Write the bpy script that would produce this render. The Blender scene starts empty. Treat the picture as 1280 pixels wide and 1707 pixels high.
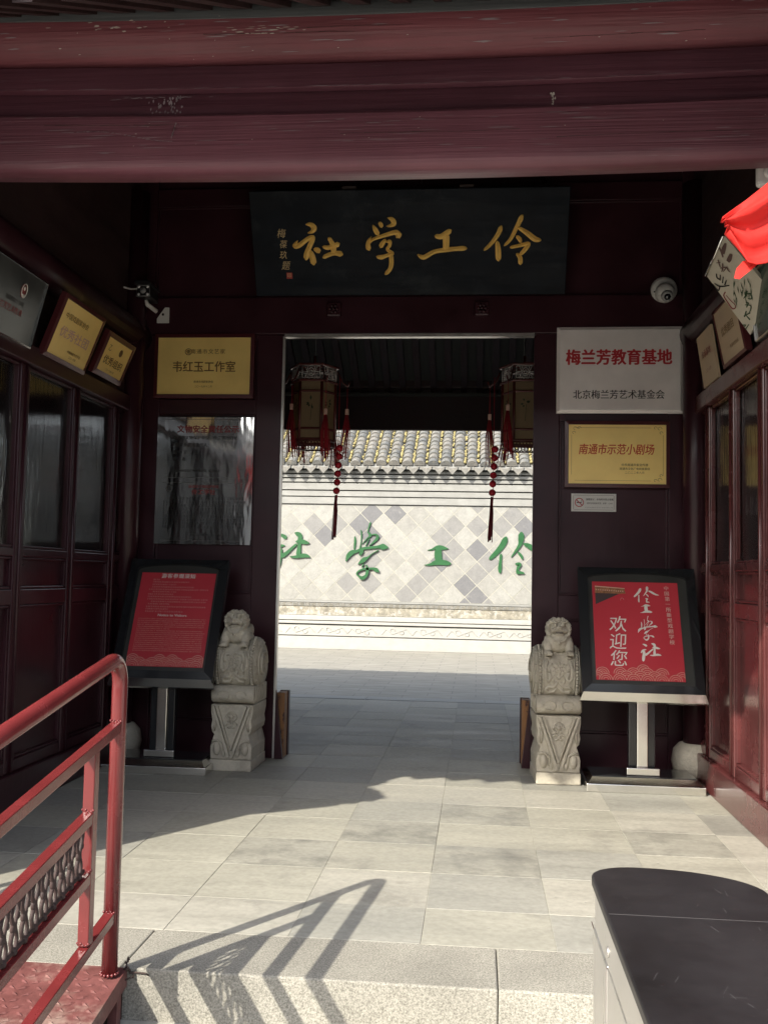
import bpy, bmesh, math, random
from mathutils import Vector, Matrix, Euler
random.seed(7)
SC = bpy.context.scene
COL = SC.collection

# ------------------------------------------------------------------ camera, sky, sun, exposure
cam_d = bpy.data.cameras.new('camera'); cam = bpy.data.objects.new('camera', cam_d); COL.objects.link(cam)
R_, U_, F_ = (0.99533066, 0.09439831, 0.02014534), (-0.01383114, -0.06707199, 0.99765227), (-0.09552788, 0.99327252, 0.06545317)
mw = Matrix(((R_[0], U_[0], -F_[0], 0.0), (R_[1], U_[1], -F_[1], 0.0), (R_[2], U_[2], -F_[2], 1.35), (0, 0, 0, 1)))
cam.matrix_world = mw
cam_d.sensor_fit = 'VERTICAL'; cam_d.sensor_height = 36.0; cam_d.sensor_width = 27.0
cam_d.lens = 36.0 * 1635.1 / 1707.0
cam_d.clip_start = 0.05; cam_d.clip_end = 600
SC.camera = cam
world = bpy.data.worlds.new('World'); SC.world = world; world.use_nodes = True
wn = world.node_tree.nodes; wl = world.node_tree.links; wn.clear()
sky = wn.new('ShaderNodeTexSky'); sky.sky_type = 'NISHITA'; sky.sun_disc = False
sky.sun_elevation = math.radians(36.1); sky.sun_rotation = math.radians(213.5)
sky.air_density = 1.0; sky.dust_density = 2.0; sky.ozone_density = 0.35
bg = wn.new('ShaderNodeBackground'); bg.inputs['Strength'].default_value = 0.148
wo = wn.new('ShaderNodeOutputWorld'); hs = wn.new('ShaderNodeHueSaturation'); hs.inputs['Saturation'].default_value = .55; wl.new(sky.outputs[0], hs.inputs['Color']); wl.new(hs.outputs[0], bg.inputs[0]); wl.new(bg.outputs[0], wo.inputs[0])
sun_d = bpy.data.lights.new('sun', 'SUN'); sun_d.energy = 2.75; sun_d.angle = math.radians(0.5); sun_d.color = (1.0, 0.93, 0.80)
sun = bpy.data.objects.new('sun', sun_d); COL.objects.link(sun)
SUNDIR = Vector((0.757, 1.145, -1.0)).normalized()
sun.rotation_euler = SUNDIR.to_track_quat('-Z', 'Y').to_euler(); sun.location = (-6, -9, 9)
SC.view_settings.view_transform = 'Standard'; SC.view_settings.look = 'None'
SC.view_settings.gamma = 1.0; SC.view_settings.exposure = 1.42; SC.view_settings.use_curve_mapping = False
SC.render.engine = 'CYCLES'
SC.cycles.max_bounces = 8; SC.cycles.diffuse_bounces = 6; SC.cycles.glossy_bounces = 4; SC.cycles.transparent_max_bounces = 12
SC.cycles.caustics_reflective = False; SC.cycles.caustics_refractive = False; SC.cycles.use_denoising = True

# ------------------------------------------------------------------ materials
def mat(name, base=(.5, .5, .5), rough=.5, metal=0., spec=.5, coat=0., coat_rough=.1, noise=None, noise2=None, bump=None, stripes=None, wear=None, grime=None):
    """noise=(scale,amount) darker/lighter blotches; bump=(scale,strength,dist); stripes=(sx,sy,sz,amount) stretched grain; wear=(color,scale3,lo,hi)"""
    m = bpy.data.materials.new(name); m.use_nodes = True
    nt = m.node_tree; n = nt.nodes; l = nt.links
    b = n['Principled BSDF']
    b.inputs['Roughness'].default_value = rough; b.inputs['Metallic'].default_value = metal
    b.inputs['Specular IOR Level'].default_value = spec
    b.inputs['Coat Weight'].default_value = coat; b.inputs['Coat Roughness'].default_value = coat_rough
    tc = n.new('ShaderNodeTexCoord'); geo = n.new('ShaderNodeNewGeometry')
    oi = n.new('ShaderNodeObjectInfo')
    add = n.new('ShaderNodeVectorMath'); add.operation = 'ADD'
    l.new(geo.outputs['Position'], add.inputs[0]); add.inputs[1].default_value = (3.1, 1.7, .3)
    P = add.outputs[0]
    rgb = n.new('ShaderNodeRGB'); rgb.outputs[0].default_value = (*base, 1); cur = rgb.outputs[0]
    def noise_node(scale, vec=P, detail=5, rgh=.6):
        t = n.new('ShaderNodeTexNoise'); t.inputs['Scale'].default_value = scale; t.inputs['Detail'].default_value = detail
        t.inputs['Roughness'].default_value = rgh; l.new(vec, t.inputs['Vector']); return t.outputs['Fac']
    def ramp(fac, a, b_, lo=0., hi=1.):
        r = n.new('ShaderNodeMapRange'); r.inputs['From Min'].default_value = a; r.inputs['From Max'].default_value = b_
        r.inputs['To Min'].default_value = lo; r.inputs['To Max'].default_value = hi; l.new(fac, r.inputs['Value']); return r.outputs[0]
    def mul(c, f):
        v = n.new('ShaderNodeVectorMath'); v.operation = 'SCALE'; l.new(c, v.inputs[0]); l.new(f, v.inputs['Scale']); return v.outputs[0]
    def mix(c, col2, f):
        x = n.new('ShaderNodeMix'); x.data_type = 'RGBA'; l.new(f, x.inputs['Factor']); l.new(c, x.inputs[6]); x.inputs[7].default_value = (*col2, 1); return x.outputs[2]
    rfac = None
    for q in (noise, noise2):
        if q:
            f = noise_node(q[0]); cur = mul(cur, ramp(f, .3, .7, 1 - q[1], 1 + q[1])); rfac = f if rfac is None else rfac
    if stripes:
        mp = n.new('ShaderNodeMapping'); mp.inputs['Scale'].default_value = stripes[:3]; l.new(P, mp.inputs['Vector'])
        f = noise_node(1.0, mp.outputs[0], 6, .65); cur = mul(cur, ramp(f, .3, .7, 1 - stripes[3], 1 + stripes[3])); rfac = f
    hf = None
    if wear:
        mp = n.new('ShaderNodeMapping'); mp.inputs['Scale'].default_value = wear[1]; l.new(P, mp.inputs['Vector'])
        f = noise_node(1.0, mp.outputs[0], 8, .7); w = ramp(f, wear[2], wear[3]); cur = mix(cur, wear[0], w)
    if grime:
        f = noise_node(grime[1], P, 6, .7); w = ramp(f, grime[2], grime[3]); cur = mix(cur, grime[0], w)
    l.new(cur, b.inputs['Base Color'])
    if rfac is not None:
        l.new(ramp(rfac, .3, .7, max(.03, rough * .8), min(1, rough * 1.25)), b.inputs['Roughness'])
    if bump:
        bs = bump if isinstance(bump[1], (tuple, list)) else [bump]
        prev = None
        for (s, st, d) in bs:
            if isinstance(s, (tuple, list)):
                mp = n.new('ShaderNodeMapping'); mp.inputs['Scale'].default_value = s; l.new(P, mp.inputs['Vector']); f = noise_node(1.0, mp.outputs[0], 4)
            else: f = noise_node(s, P, 6)
            bn = n.new('ShaderNodeBump'); bn.inputs['Strength'].default_value = st; bn.inputs['Distance'].default_value = d
            l.new(f, bn.inputs['Height'])
            if prev is not None: l.new(prev, bn.inputs['Normal'])
            prev = bn.outputs[0]
        l.new(prev, b.inputs['Normal'])
    return m

M = {}
M['lacquer'] = mat('dark_red_lacquer', (.037, .011, .016), .34, spec=.32, coat=.08, coat_rough=.15, noise=(3, .25), bump=((2.5, 14, 14), .12, .01))
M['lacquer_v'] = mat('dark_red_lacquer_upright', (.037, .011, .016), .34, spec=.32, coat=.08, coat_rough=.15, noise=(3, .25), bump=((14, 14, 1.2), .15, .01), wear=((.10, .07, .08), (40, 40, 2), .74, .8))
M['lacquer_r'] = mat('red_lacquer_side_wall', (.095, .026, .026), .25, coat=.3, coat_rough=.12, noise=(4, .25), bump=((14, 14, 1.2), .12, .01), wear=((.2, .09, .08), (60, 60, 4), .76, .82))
M['beam'] = mat('weathered_red_beam', (.165, .058, .080), .42, coat=.1, coat_rough=.3, stripes=(.9, 16, 60, .13), noise2=(1.6, .16), bump=((1.2, 30, 110), .5, .008), wear=((.27, .20, .22), (1.2, 14, 46), .60, .74))
M['beam_dark'] = mat('dark_red_board', (.105, .036, .052), .45, stripes=(.8, 14, 50, .16), noise2=(1.8, .18), bump=((1.4, 20, 50), .4, .01), wear=((.2, .15, .17), (2.0, 12, 40), .62, .78))
M['purlin'] = mat('faded_purlin_paint', (.18, .050, .062), .5, stripes=(.7, 12, 40, .18), noise2=(1.3, .2), bump=((1.2, 18, 40), .5, .012), wear=((.55, .48, .42), (2.6, 12, 40), .735, .755))
M['purlin_top'] = mat('greyed_purlin_upper_face', (.11, .115, .12), .7, stripes=(.7, 12, 40, .25), bump=((1.2, 18, 40), .5, .012))
M['dark_wood'] = mat('old_dark_timber', (.028, .012, .012), .6, stripes=(6, 1.2, 6, .3), bump=(20, .3, .01))
M['ceiling'] = mat('dusty_ceiling_boards', (.05, .05, .045), .8, stripes=(1.2, 9, 3, .3))
M['slab'] = [mat('grey_stone_slab_%s' % k, c, .62, stripes=(1.4, 6, 1, .13), noise2=(34, .12), bump=((3, 14, 4), .16, .01), grime=((.185, .18, .16), 1.7 + .6 * i, .56, .80)) for i, (k, c) in enumerate((('warm', (.335, .325, .275)), ('pale', (.365, .352, .305)), ('cool', (.305, .30, .265)), ('dull', (.265, .26, .23))))]
M['slab_stained'] = mat('damp_stained_slab', (.31, .302, .26), .58, stripes=(1.4, 6, 1, .13), noise2=(34, .12), bump=((3, 14, 4), .16, .01), grime=((.155, .153, .135), 3.4, .44, .70))
M['joint'] = mat('pale_mortar', (.345, .335, .285), .9, noise=(20, .2))
def granite(name, base, amt=.5):
    m = mat(name, base, .75, bump=(120, .35, .004))
    nt = m.node_tree; n = nt.nodes; l = nt.links; b = n['Principled BSDF']
    geo = n.new('ShaderNodeNewGeometry')
    t = n.new('ShaderNodeTexNoise'); t.inputs['Scale'].default_value = 170; t.inputs['Detail'].default_value = 6; t.inputs['Roughness'].default_value = .75; l.new(geo.outputs['Position'], t.inputs['Vector'])
    t2 = n.new('ShaderNodeTexNoise'); t2.inputs['Scale'].default_value = 2.5; t2.inputs['Detail'].default_value = 3; l.new(geo.outputs['Position'], t2.inputs['Vector'])
    r = n.new('ShaderNodeValToRGB'); cr = r.color_ramp
    cr.elements[0].position = .36; cr.elements[0].color = (base[0] * .38, base[1] * .38, base[2] * .36, 1)
    cr.elements[1].position = .56; cr.elements[1].color = (*base, 1)
    e = cr.elements.new(.7); e.color = (min(1, base[0] * 1.35), min(1, base[1] * 1.33), min(1, base[2] * 1.3), 1)
    l.new(t.outputs['Fac'], r.inputs[0])
    mr = n.new('ShaderNodeMapRange'); mr.inputs['From Min'].default_value = .3; mr.inputs['From Max'].default_value = .7; mr.inputs['To Min'].default_value = .85; mr.inputs['To Max'].default_value = 1.12
    l.new(t2.outputs['Fac'], mr.inputs['Value'])
    v = n.new('ShaderNodeVectorMath'); v.operation = 'SCALE'; l.new(r.outputs[0], v.inputs[0]); l.new(mr.outputs[0], v.inputs['Scale'])
    l.new(v.outputs[0], b.inputs['Base Color']); return m
M['granite'] = granite('speckled_granite', (.36, .345, .30))
M['white_stone'] = mat('pale_carved_stone', (.37, .365, .34), .7, noise=(6, .08), bump=(40, .3, .01), grime=((.33, .32, .28), 3.0, .6, .8))
M['lion_stone'] = mat('weathered_carved_marble', (.46, .425, .345), .68, noise=(9, .14), noise2=(60, .08), bump=((30, .5, .012), (9, .3, .02)), grime=((.27, .24, .19), 7, .52, .75))
M['wall_tile'] = [mat('wall_tile_%s' % k, c, .8, noise=(7, .13), noise2=(30, .08), bump=(30, .3, .01), grime=(g, 4.2, .56, .75)) for k, c, g in (('pale', (.30, .297, .275), (.25, .245, .23)), ('light', (.27, .266, .245), (.22, .215, .205)), ('grey', (.155, .155, .16), (.27, .265, .255)), ('smoke', (.215, .212, .205), (.17, .17, .17)))]
M['wall_plaster'] = mat('grey_white_wall_course', (.265, .265, .25), .85, noise=(5, .1), stripes=(1.2, 5, 10, .12), bump=(25, .3, .01), grime=((.28, .27, .25), 3.5, .6, .8))
M['wall_groove'] = mat('dark_wall_groove', (.07, .07, .065), .9)
M['band_brick'] = mat('mottled_brick_band', (.27, .25, .20), .9, noise=(14, .35), noise2=(4, .2), bump=(40, .6, .02), grime=((.42, .40, .36), 9, .5, .62))
M['roof_tile'] = [mat('grey_roof_tile_%d' % i, c, .85, noise=(12, .2), noise2=(50, .15), bump=(40, .5, .008), grime=((.33, .30, .24), 8, .55, .75)) for i, c in enumerate(((.155, .155, .145), (.185, .178, .162), (.125, .128, .125)))]
M['moss'] = mat('dry_yellow_leaf_litter', (.34, .29, .13), .95, noise=(40, .4), bump=(80, .8, .02))
M['green_paint'] = mat('bright_green_character_paint', (.010, .085, .022), .55, noise=(10, .15))
M['gold'] = mat('gold_leaf', (.98, .62, .16), .42, metal=.0, noise=(14, .15), bump=(60, .35, .01))
M['gold_dim'] = mat('faded_gold_paint', (.62, .46, .22), .5)
M['plaque_black'] = mat('blue_black_lacquer_board', (.008, .011, .016), .6, spec=.18, noise=(5, .3), stripes=(1.5, 3, 16, .15), bump=((2, 6, 25), .12, .01), grime=((.030, .036, .040), 3.5, .55, .78))
M['seal_red'] = mat('seal_red', (.45, .05, .04), .6)
def brushed(name, base, rough, bumpst, warm=None):
    return mat(name, base, rough, metal=.18, noise=(3, .08), bump=((1.6, .06 * bumpst, .02), ((3, 3, 160), .05, .002)))
M['brass'] = brushed('brushed_brass_sheet', (.98, .72, .25), .38, 1)
M['brass_dull'] = brushed('dull_bronze_sheet', (.62, .48, .32), .5, 1)
M['steel_sheet'] = brushed('brushed_steel_sheet', (.93, .88, .86), .38, 1)
M['steel_mirror'] = mat('polished_steel_board', (.62, .61, .60), .085, metal=1, noise=(2, .1), bump=((2.6, 2.6, .8), .16, .04))
M['chrome'] = mat('chromed_steel', (.78, .77, .73), .16, metal=1, noise=(5, .05))
M['satin_steel'] = mat('satin_steel', (.68, .66, .62), .33, metal=.85, stripes=(20, 20, 1, .04), bump=((80, 80, 1.5), .08, .002))
M['black_gloss'] = mat('glossy_black_frame', (.018, .020, .022), .16, coat=.4, coat_rough=.06)
M['black_matte'] = mat('black_backing_board', (.03, .031, .027), .42, noise=(6, .15))
M['poster_red'] = mat('dull_red_poster', (.50, .040, .056), .42, spec=.3, noise=(2, .06))
M['poster_white'] = mat('poster_white_print', (.72, .70, .64), .45)
M['poster_pale'] = mat('poster_pale_pink_print', (.62, .38, .33), .45)
M['poster_line'] = mat('poster_wave_gold_line', (.66, .42, .33), .45)
M['poster_line_fine'] = mat('poster_fine_print', (.43, .16, .14), .5)
M['eave_print'] = mat('poster_roof_print_ochre', (.30, .14, .06), .5, noise=(60, .5))
M['eave_print_dark'] = mat('poster_roof_print_shadow', (.055, .035, .035), .5)
M['ink'] = mat('black_ink', (.02, .018, .015), .5)
M['ink_soft'] = mat('greyed_ink', (.10, .09, .08), .5)
M['ink_green'] = mat('green_black_ink', (.04, .075, .035), .5)
M['ink_brown'] = mat('brown_ink', (.13, .075, .065), .5)
M['red_ink'] = mat('crimson_lettering', (.50, .025, .035), .45)
M['red_ink_o'] = mat('vermilion_lettering', (.60, .07, .02), .45)
M['red_ink_d'] = mat('dull_dark_red_lettering', (.22, .03, .03), .45)
M['umber_ink'] = mat('umber_engraving', (.20, .11, .03), .5)
M['paper'] = mat('rice_paper', (.56, .52, .42), .6, noise=(6, .06))
M['white_plastic'] = mat('white_plastic', (.68, .67, .64), .35)
M['grey_plastic'] = mat('grey_plastic', (.3, .3, .3), .4)
M['dark_plastic'] = mat('dark_plastic', (.02, .02, .022), .3)
M['lens'] = mat('camera_lens_glass', (.015, .015, .02), .05, coat=1, coat_rough=.02)
M['diode'] = mat('white_camera_diode', (.85, .85, .85), .3)
M['sticker'] = mat('white_sticker', (.66, .65, .62), .45)
M['frame_wood'] = mat('dark_red_picture_frame', (.075, .014, .017), .35, coat=.3)
M['rail_paint'] = mat('red_gloss_railing_paint', (.145, .022, .023), .24, coat=.4, coat_rough=.1, noise=(9, .12), bump=(55, .14, .004), wear=((.16, .05, .04), (14, 14, 14), .70, .80))
M['ramp_paint'] = mat('worn_red_checker_plate_paint', (.15, .056, .052), .45, noise=(6, .3), noise2=(40, .2), bump=(60, .3, .004), wear=((.30, .24, .20), (5, 5, 5), .52, .74))
M['rust'] = mat('dark_rusty_steel', (.05, .03, .025), .7, noise=(20, .4))
M['cast_iron'] = mat('dark_cast_scroll_iron', (.045, .026, .024), .7, noise=(30, .4), bump=(60, .4, .005))
M['flag'] = mat('scarlet_flag_cloth', (.62, .022, .016), .8, noise=(3, .06), bump=((180, 180, 180), .1, .002))
def add_translucency(m, col, f=.25):
    nt = m.node_tree; n = nt.nodes; l = nt.links; b = n['Principled BSDF']; o = n['Material Output']
    t = n.new('ShaderNodeBsdfTranslucent'); t.inputs['Color'].default_value = (*col, 1)
    mx = n.new('ShaderNodeMixShader'); mx.inputs[0].default_value = f
    l.new(b.outputs[0], mx.inputs[1]); l.new(t.outputs[0], mx.inputs[2]); l.new(mx.outputs[0], o.inputs['Surface'])
add_translucency(M['flag'], (.85, .04, .02))
M['curtain'] = mat('pale_window_curtain', (.62, .58, .46), .9, stripes=(24, 24, .25, .9), noise2=(30, .1))  # strong vertical streaks in the colour stand in for reflections in the panes
add_translucency(M['curtain'], (.5, .48, .4), .2)
M['lantern_paper'] = mat('lantern_paper', (.33, .25, .15), .7, stripes=(30, 30, 2, .12)); add_translucency(M['lantern_paper'], (.6, .45, .25), .4)
M['lantern_wood'] = mat('lantern_red_wood', (.11, .018, .014), .4, coat=.2)
M['fretwork'] = mat('pale_lantern_fretwork', (.62, .58, .56), .6)
M['tassel'] = mat('crimson_tassel_thread', (.45, .02, .035), .8)
M['bead'] = mat('crimson_bead', (.60, .02, .04), .5, noise=(30, .2))
M['raw_wood'] = mat('bare_orange_brown_wood', (.30, .14, .05), .6, stripes=(12, 12, 1.5, .35), wear=((.05, .015, .015), (9, 9, 5), .55, .6))
M['turn_top'] = mat('scuffed_black_turnstile_lid', (.017, .015, .016), .42, spec=.35, noise=(4, .3), bump=(250, .1, .001), grime=((.028, .025, .026), 7, .46, .80), wear=((.5, .5, .5), (70, 70, 70), .80, .82))
M['turn_in'] = mat('brown_turnstile_recess', (.12, .09, .075), .4)
M['ground'] = mat('street_paving', (.40, .385, .34), .8, noise=(1.2, .12), noise2=(40, .12), bump=(60, .3, .006))
M['brick_wall'] = mat('grey_brick_wall', (.24, .24, .23), .9, noise=(5, .15), stripes=(2, 2, 14, .18), bump=(30, .4, .01))
M['far_wall'] = mat('pale_street_facade', (.38, .36, .33), .9, noise=(1, .12), stripes=(1.2, 1.2, .4, .12))
M['far_window'] = mat('dark_shop_window', (.03, .03, .035), .15)
# court paving: joints drawn by a brick pattern (far, receding)
def paving(name, c1, c2, cm, sx, sy):
    m = bpy.data.materials.new(name); m.use_nodes = True; nt = m.node_tree; n = nt.nodes; l = nt.links; b = n['Principled BSDF']
    geo = n.new('ShaderNodeNewGeometry'); br = n.new('ShaderNodeTexBrick')
    br.inputs['Color1'].default_value = (*c1, 1); br.inputs['Color2'].default_value = (*c2, 1); br.inputs['Mortar'].default_value = (*cm, 1)
    br.inputs['Scale'].default_value = 1; br.inputs['Mortar Size'].default_value = .008; br.inputs['Brick Width'].default_value = sx; br.inputs['Row Height'].default_value = sy
    l.new(geo.outputs['Position'], br.inputs['Vector'])
    t = n.new('ShaderNodeTexNoise'); t.inputs['Scale'].default_value = 3; t.inputs['Detail'].default_value = 6
    mp = n.new('ShaderNodeMapping'); mp.inputs['Scale'].default_value = (1, 4, 1); l.new(geo.outputs['Position'], mp.inputs[0]); l.new(mp.outputs[0], t.inputs['Vector'])
    mr = n.new('ShaderNodeMapRange'); mr.inputs['From Min'].default_value = .3; mr.inputs['From Max'].default_value = .7; mr.inputs['To Min'].default_value = .8; mr.inputs['To Max'].default_value = 1.15
    l.new(t.outputs['Fac'], mr.inputs['Value'])
    v = n.new('ShaderNodeVectorMath'); v.operation = 'SCALE'; l.new(br.outputs['Color'], v.inputs[0]); l.new(mr.outputs[0], v.inputs['Scale'])
    l.new(v.outputs[0], b.inputs['Base Color']); b.inputs['Roughness'].default_value = .75
    bn = n.new('ShaderNodeBump'); bn.inputs['Strength'].default_value = .3; bn.inputs['Distance'].default_value = .01; l.new(t.outputs['Fac'], bn.inputs['Height']); l.new(bn.outputs[0], b.inputs['Normal'])
    return m
M['court'] = paving('courtyard_paving', (.29, .275, .24), (.27, .26, .225), (.21, .2, .18), .6, .3)
# window glass: see-through with a glossy skin
def glass_mat(name, tint, g, rough=.05):
    m = bpy.data.materials.new(name); m.use_nodes = True; nt = m.node_tree; n = nt.nodes; l = nt.links; n.remove(n['Principled BSDF']); o = n['Material Output']
    tr = n.new('ShaderNodeBsdfTransparent'); tr.inputs[0].default_value = (*tint, 1)
    gl = n.new('ShaderNodeBsdfGlossy'); gl.inputs['Roughness'].default_value = rough
    fr = n.new('ShaderNodeFresnel'); fr.inputs['IOR'].default_value = 1.5
    ad = n.new('ShaderNodeMath'); ad.operation = 'ADD'; ad.inputs[1].default_value = g; l.new(fr.outputs[0], ad.inputs[0])
    geo = n.new('ShaderNodeNewGeometry'); mp = n.new('ShaderNodeMapping'); mp.inputs['Scale'].default_value = (55, 55, 2.5); l.new(geo.outputs['Position'], mp.inputs[0])
    t = n.new('ShaderNodeTexNoise'); t.inputs['Scale'].default_value = 1; l.new(mp.outputs[0], t.inputs['Vector'])
    bn = n.new('ShaderNodeBump'); bn.inputs['Strength'].default_value = .55; bn.inputs['Distance'].default_value = .005; l.new(t.outputs['Fac'], bn.inputs['Height']); l.new(bn.outputs[0], gl.inputs['Normal'])
    mx = n.new('ShaderNodeMixShader'); l.new(ad.outputs[0], mx.inputs[0]); l.new(tr.outputs[0], mx.inputs[1]); l.new(gl.outputs[0], mx.inputs[2]); l.new(mx.outputs[0], o.inputs['Surface'])
    return m
M['glass'] = glass_mat('rippled_window_glass', (.93, .93, .90), .10, .10)

# ------------------------------------------------------------------ builders
WM = {}
def tag(o, label=None, cat=None, group=None, kind=None):
    if label: o['label'] = label
    if cat: o['category'] = cat
    if group: o['group'] = group
    if kind: o['kind'] = kind
    return o
def thing(name, label, cat, loc=(0, 0, 0), rot=(0, 0, 0), group=None):
    o = bpy.data.objects.new(name, None); o.empty_display_size = .1; COL.objects.link(o)
    o.location = loc; o.rotation_euler = rot
    WM[o] = Matrix.Translation(Vector(loc)) @ Euler(rot).to_matrix().to_4x4()
    return tag(o, label, cat, group)
class MB:
    def __init__(s): s.v = []; s.f = []; s.sm = []
    def add(s, vs, fs, smooth=False):
        k = len(s.v); s.v += [Vector(v) for v in vs]; s.f += [tuple(i + k for i in f) for f in fs]; s.sm += [smooth] * len(fs); return s
    def box(s, x0, x1, y0, y1, z0, z1):
        return s.add([(x0, y0, z0), (x1, y0, z0), (x1, y1, z0), (x0, y1, z0), (x0, y0, z1), (x1, y0, z1), (x1, y1, z1), (x0, y1, z1)],
                     [(3, 2, 1, 0), (4, 5, 6, 7), (0, 1, 5, 4), (1, 2, 6, 5), (2, 3, 7, 6), (3, 0, 4, 7)])
    def hexa(s, p): return s.add(p, [(3, 2, 1, 0), (4, 5, 6, 7), (0, 1, 5, 4), (1, 2, 6, 5), (2, 3, 7, 6), (3, 0, 4, 7)])
    def prism(s, poly, axis, a, b, smooth=False):
        """poly of 2D points, counter-clockwise in the two remaining axes (x,z / y,z / x,y)"""
        n = len(poly)
        def P(p, t):
            if axis == 'y': return (p[0], t, p[1])
            if axis == 'x': return (t, p[0], p[1])
            return (p[0], p[1], t)
        vs = [P(p, a) for p in poly] + [P(p, b) for p in poly]
        k = len(s.v); s.v += [Vector(v) for v in vs]
        s.f += [tuple(k + i for i in range(n)), tuple(k + n + i for i in reversed(range(n)))]; s.sm += [False, False]
        for i in range(n):
            j = (i + 1) % n; s.f.append((k + j, k + i, k + n + i, k + n + j)); s.sm.append(smooth)
        return s
    def tube(s, pts, r, n=8, cap=True, smooth=True, closed=False):
        pts = [Vector(p) for p in pts]; m = len(pts); rs = r if isinstance(r, (list, tuple)) else [r] * m
        rings = []; up = None
        for i, p in enumerate(pts):
            if closed: t = pts[(i + 1) % m] - pts[i - 1]
            else: t = pts[min(i + 1, m - 1)] - pts[max(i - 1, 0)]
            if t.length < 1e-9: t = Vector((0, 0, 1))
            t.normalize()
            if up is None:
                up = Vector((0, 0, 1)) if abs(t.z) < .9 else Vector((1, 0, 0))
            a = t.cross(up)
            if a.length < 1e-6: a = t.cross(Vector((1, 0, 0)))
            a.normalize(); b_ = a.cross(t).normalized(); up = b_
            rings.append([p + (a * math.cos(2 * math.pi * k / n) + b_ * math.sin(2 * math.pi * k / n)) * rs[i] for k in range(n)])
        vs = [v for rg in rings for v in rg]; fs = []
        for i in range(m if closed else m - 1):
            j = (i + 1) % m
            for k in range(n):
                fs.append((i * n + k, i * n + (k + 1) % n, j * n + (k + 1) % n, j * n + k))
        s.add(vs, fs, smooth)
        if cap and not closed:
            base = len(s.v) - len(vs)
            s.f += [tuple(base + k for k in reversed(range(n))), tuple(base + (m - 1) * n + k for k in range(n))]; s.sm += [False, False]
        return s
    def lathe(s, prof, c, axis='z', n=16, smooth=True):
        """prof: (radius, height)"""
        c = Vector(c); vs = []; fs = []; m = len(prof)
        for r, h in prof:
            for k in range(n):
                a = 2 * math.pi * k / n; u, w = r * math.cos(a), r * math.sin(a)
                vs.append(c + (Vector((u, w, h)) if axis == 'z' else Vector((h, u, w)) if axis == 'x' else Vector((w, h, u))))
        for i in range(m - 1):
            for k in range(n): fs.append((i * n + k, i * n + (k + 1) % n, (i + 1) * n + (k + 1) % n, (i + 1) * n + k))
        s.add(vs, fs, smooth); b = len(s.v) - len(vs)
        s.f += [tuple(b + k for k in reversed(range(n))), tuple(b + (m - 1) * n + k for k in range(n))]; s.sm += [smooth, smooth]
        return s
    def ball(s, c, r, nu=12, nv=8, sc=(1, 1, 1)):
        c = Vector(c); vs = []; fs = []
        vs.append(c + Vector((0, 0, -r * sc[2])))
        for j in range(1, nv):
            ph = -math.pi / 2 + math.pi * j / nv
            for i in range(nu):
                th = 2 * math.pi * i / nu; vs.append(c + Vector((r * sc[0] * math.cos(ph) * math.cos(th), r * sc[1] * math.cos(ph) * math.sin(th), r * sc[2] * math.sin(ph))))
        vs.append(c + Vector((0, 0, r * sc[2]))); top = len(vs) - 1
        for i in range(nu): fs.append((0, 1 + (i + 1) % nu, 1 + i))
        for j in range(nv - 2):
            for i in range(nu):
                a = 1 + j * nu + i; b = 1 + j * nu + (i + 1) % nu; fs.append((a, b, b + nu, a + nu))
        for i in range(nu): fs.append((top, 1 + (nv - 2) * nu + i, 1 + (nv - 2) * nu + (i + 1) % nu))
        return s.add(vs, fs, True)
    def build(s, name, m, parent=None, bevel=0, seg=2, world=True, kind=None, label=None):
        vs = s.v
        if parent is not None and world:
            inv = WM[parent].inverted(); vs = [inv @ v for v in vs]
        me = bpy.data.meshes.new(name); me.from_pydata([tuple(v) for v in vs], [], s.f)
        me.polygons.foreach_set('use_smooth', s.sm); me.update()
        o = bpy.data.objects.new(name, me); COL.objects.link(o)
        if m is not None: me.materials.append(m)
        if parent is not None: o.parent = parent; WM[o] = WM[parent]
        else: WM[o] = Matrix.Identity(4)
        if bevel:
            bv = o.modifiers.new('bevel', 'BEVEL'); bv.width = bevel; bv.segments = seg; bv.limit_method = 'ANGLE'; bv.angle_limit = math.radians(40)
        if kind: o['kind'] = kind
        if label: o['label'] = label
        return o
def box(name, m, parent, x0, x1, y0, y1, z0, z1, bevel=0, **k):
    return MB().box(min(x0, x1), max(x0, x1), min(y0, y1), max(y0, y1), z0, z1).build(name, m, parent, bevel, **k)
def copy_tree(o, parent=None):
    c = o.copy(); COL.objects.link(c); WM[c] = WM[o]
    if parent is not None: c.parent = parent
    for ch in list(o.children): copy_tree(ch, c)
    return c
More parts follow.
